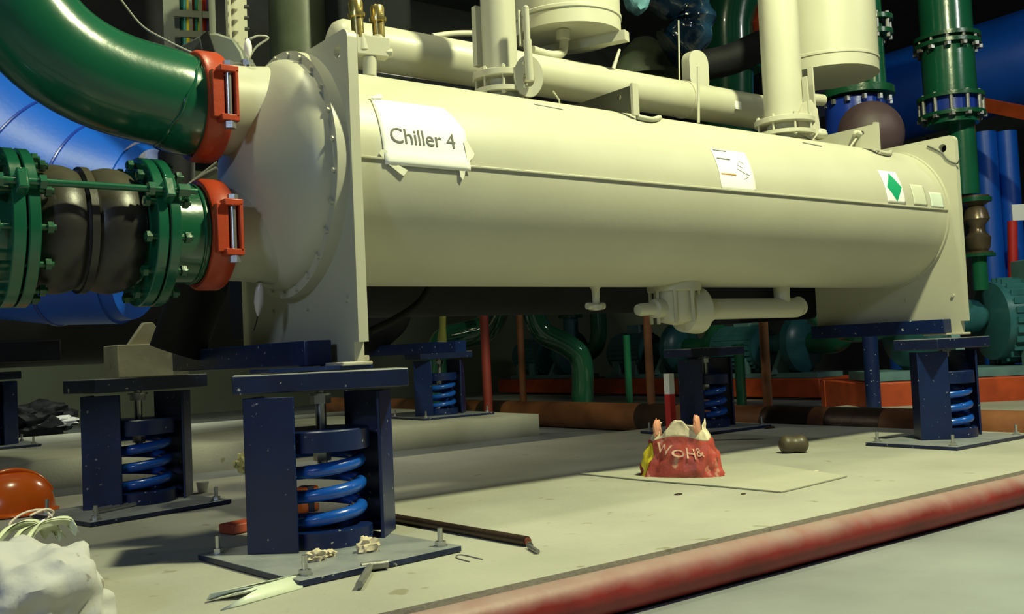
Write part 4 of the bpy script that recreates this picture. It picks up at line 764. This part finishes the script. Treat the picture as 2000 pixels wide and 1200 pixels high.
for i, (q, lb_) in enumerate((((4.42, 4.664, 0.159), 'thin brown post left of the strainer valve'), ((4.42, 2.921, 0.132), 'brown post directly under the strainer valve'), ((4.42, 1.72, 0.109), 'dark red-brown post right of the middle mount'))):
    tag(obj('rusty_post', MB().cyl((q[0], q[1], 0.10), (q[0], q[1], 1.3), 0.034, n=16), RUST), lb_, 'post', 'brown posts on the rusty pipe')
q = (4.068, 4.766, 0.206); tag(obj('red_pipe_post', MB().cyl((q[0], q[1], -0.12), (q[0], q[1], 1.6), 0.045, n=16), mat('dull_red', (0.22, 0.03, 0.025), 0.5)), 'dull red vertical pipe under the vessel', 'pipe')
t = thing('yellow_valve_handle', 'yellow-green bar hanging under the vessel beside the black hose', 'handle', (1.374, 1.35, 0.742)); obj('bar', MB().tube([(1.389, 1.35, 0.957), (1.378, 1.35, 0.742), (1.371, 1.35, 0.668)], [0.022, 0.018, 0.026], 16), YEL, t)
t = thing('green_elbow_pipe', 'dark green elbow pipe under the vessel between brown posts', 'pipe', (4.558, 4.499, 0.621)); obj('pipe', MB().tube(smooth_path([(4.608, 4.677, 1.231), (4.614, 4.687, 0.979), (4.692, 4.64, 0.773), (4.885, 4.503, 0.63), (4.988, 4.435, 0.453), (4.987, 4.466, -0.092)], 6), 0.1112, 32), mat('wet_green_paint', (0.01, 0.06, 0.035), 0.08, coat=0.6), t)
t = thing('green_elbow_pipe', 'shiny green elbow glinting under the vessel near the yellow bar', 'pipe', (4.169, 5.291, 0.659)); obj('pipe', MB().tube(smooth_path([(3.943, 5.5, -0.049), (3.949, 5.467, 0.466), (4.009, 5.407, 0.73), (4.17, 5.282, 0.788), (4.357, 5.138, 0.854), (4.462, 5.045, 1.105)], 6), 0.134, 32), mat('wet_green_paint', (0.01, 0.06, 0.035), 0.08, coat=0.6), t)
q = (4.802, 3.583, 0.26); tag(obj('green_post', MB().cyl((q[0], q[1], -0.12), (q[0], q[1], q[2] + 0.4408), 0.0325, n=16), GREEN), 'short thin green post left of the brown post', 'post')
q = (5.614, 2.975, 0.204); tag(obj('green_post', MB().cyl((q[0], q[1], -0.12), (q[0], q[1], q[2] + 0.3712), 0.0464, n=16), GREEN), 'thicker green post right of the middle mount', 'post')
# next chiller behind
t = thing('insulated_vessel', 'black insulated vessel of the next chiller on the rear slab', 'vessel', (1.0, 4.6, 0.62))
obj('shell', MB().lathe((-3.0, 4.9, 1.25), (1, 0, 0), [(0, 0.6), (5.95, 0.6), (6.1, 0.5), (6.16, 0.3), (6.18, 0)], 64), BLACK, t)
obj('saddle', MB().box((2.9, 4.3, 0.66), (0.10, 1.7, 0.09)), NAVY, t); obj('saddle', MB().box((-0.5, 4.3, 0.66), (0.10, 1.7, 0.09)), NAVY, t)
tag(obj('rubble_heap', MB().blob(X((0.721, 7.925, 0.06), 0, 0, 0.08), (0.35, 0.2, 0.16), 51, 0.6, 2.2, 4), BLACK), 'dark heap of waste on the rear slab at far left', 'rubble')
tag(obj('crumpled_wrapper', MB().blob(X((0.937, 7.856, 0.06), -0.02, -0.1, 0.05), (0.16, 0.06, 0.05), 52, 0.7, 2.5, 3), PLASTER), 'crumpled whitish wrapper beside the dark heap', 'wrapper')
for o in list(bpy.data.objects):
    if '_l' in o: del o['_l']
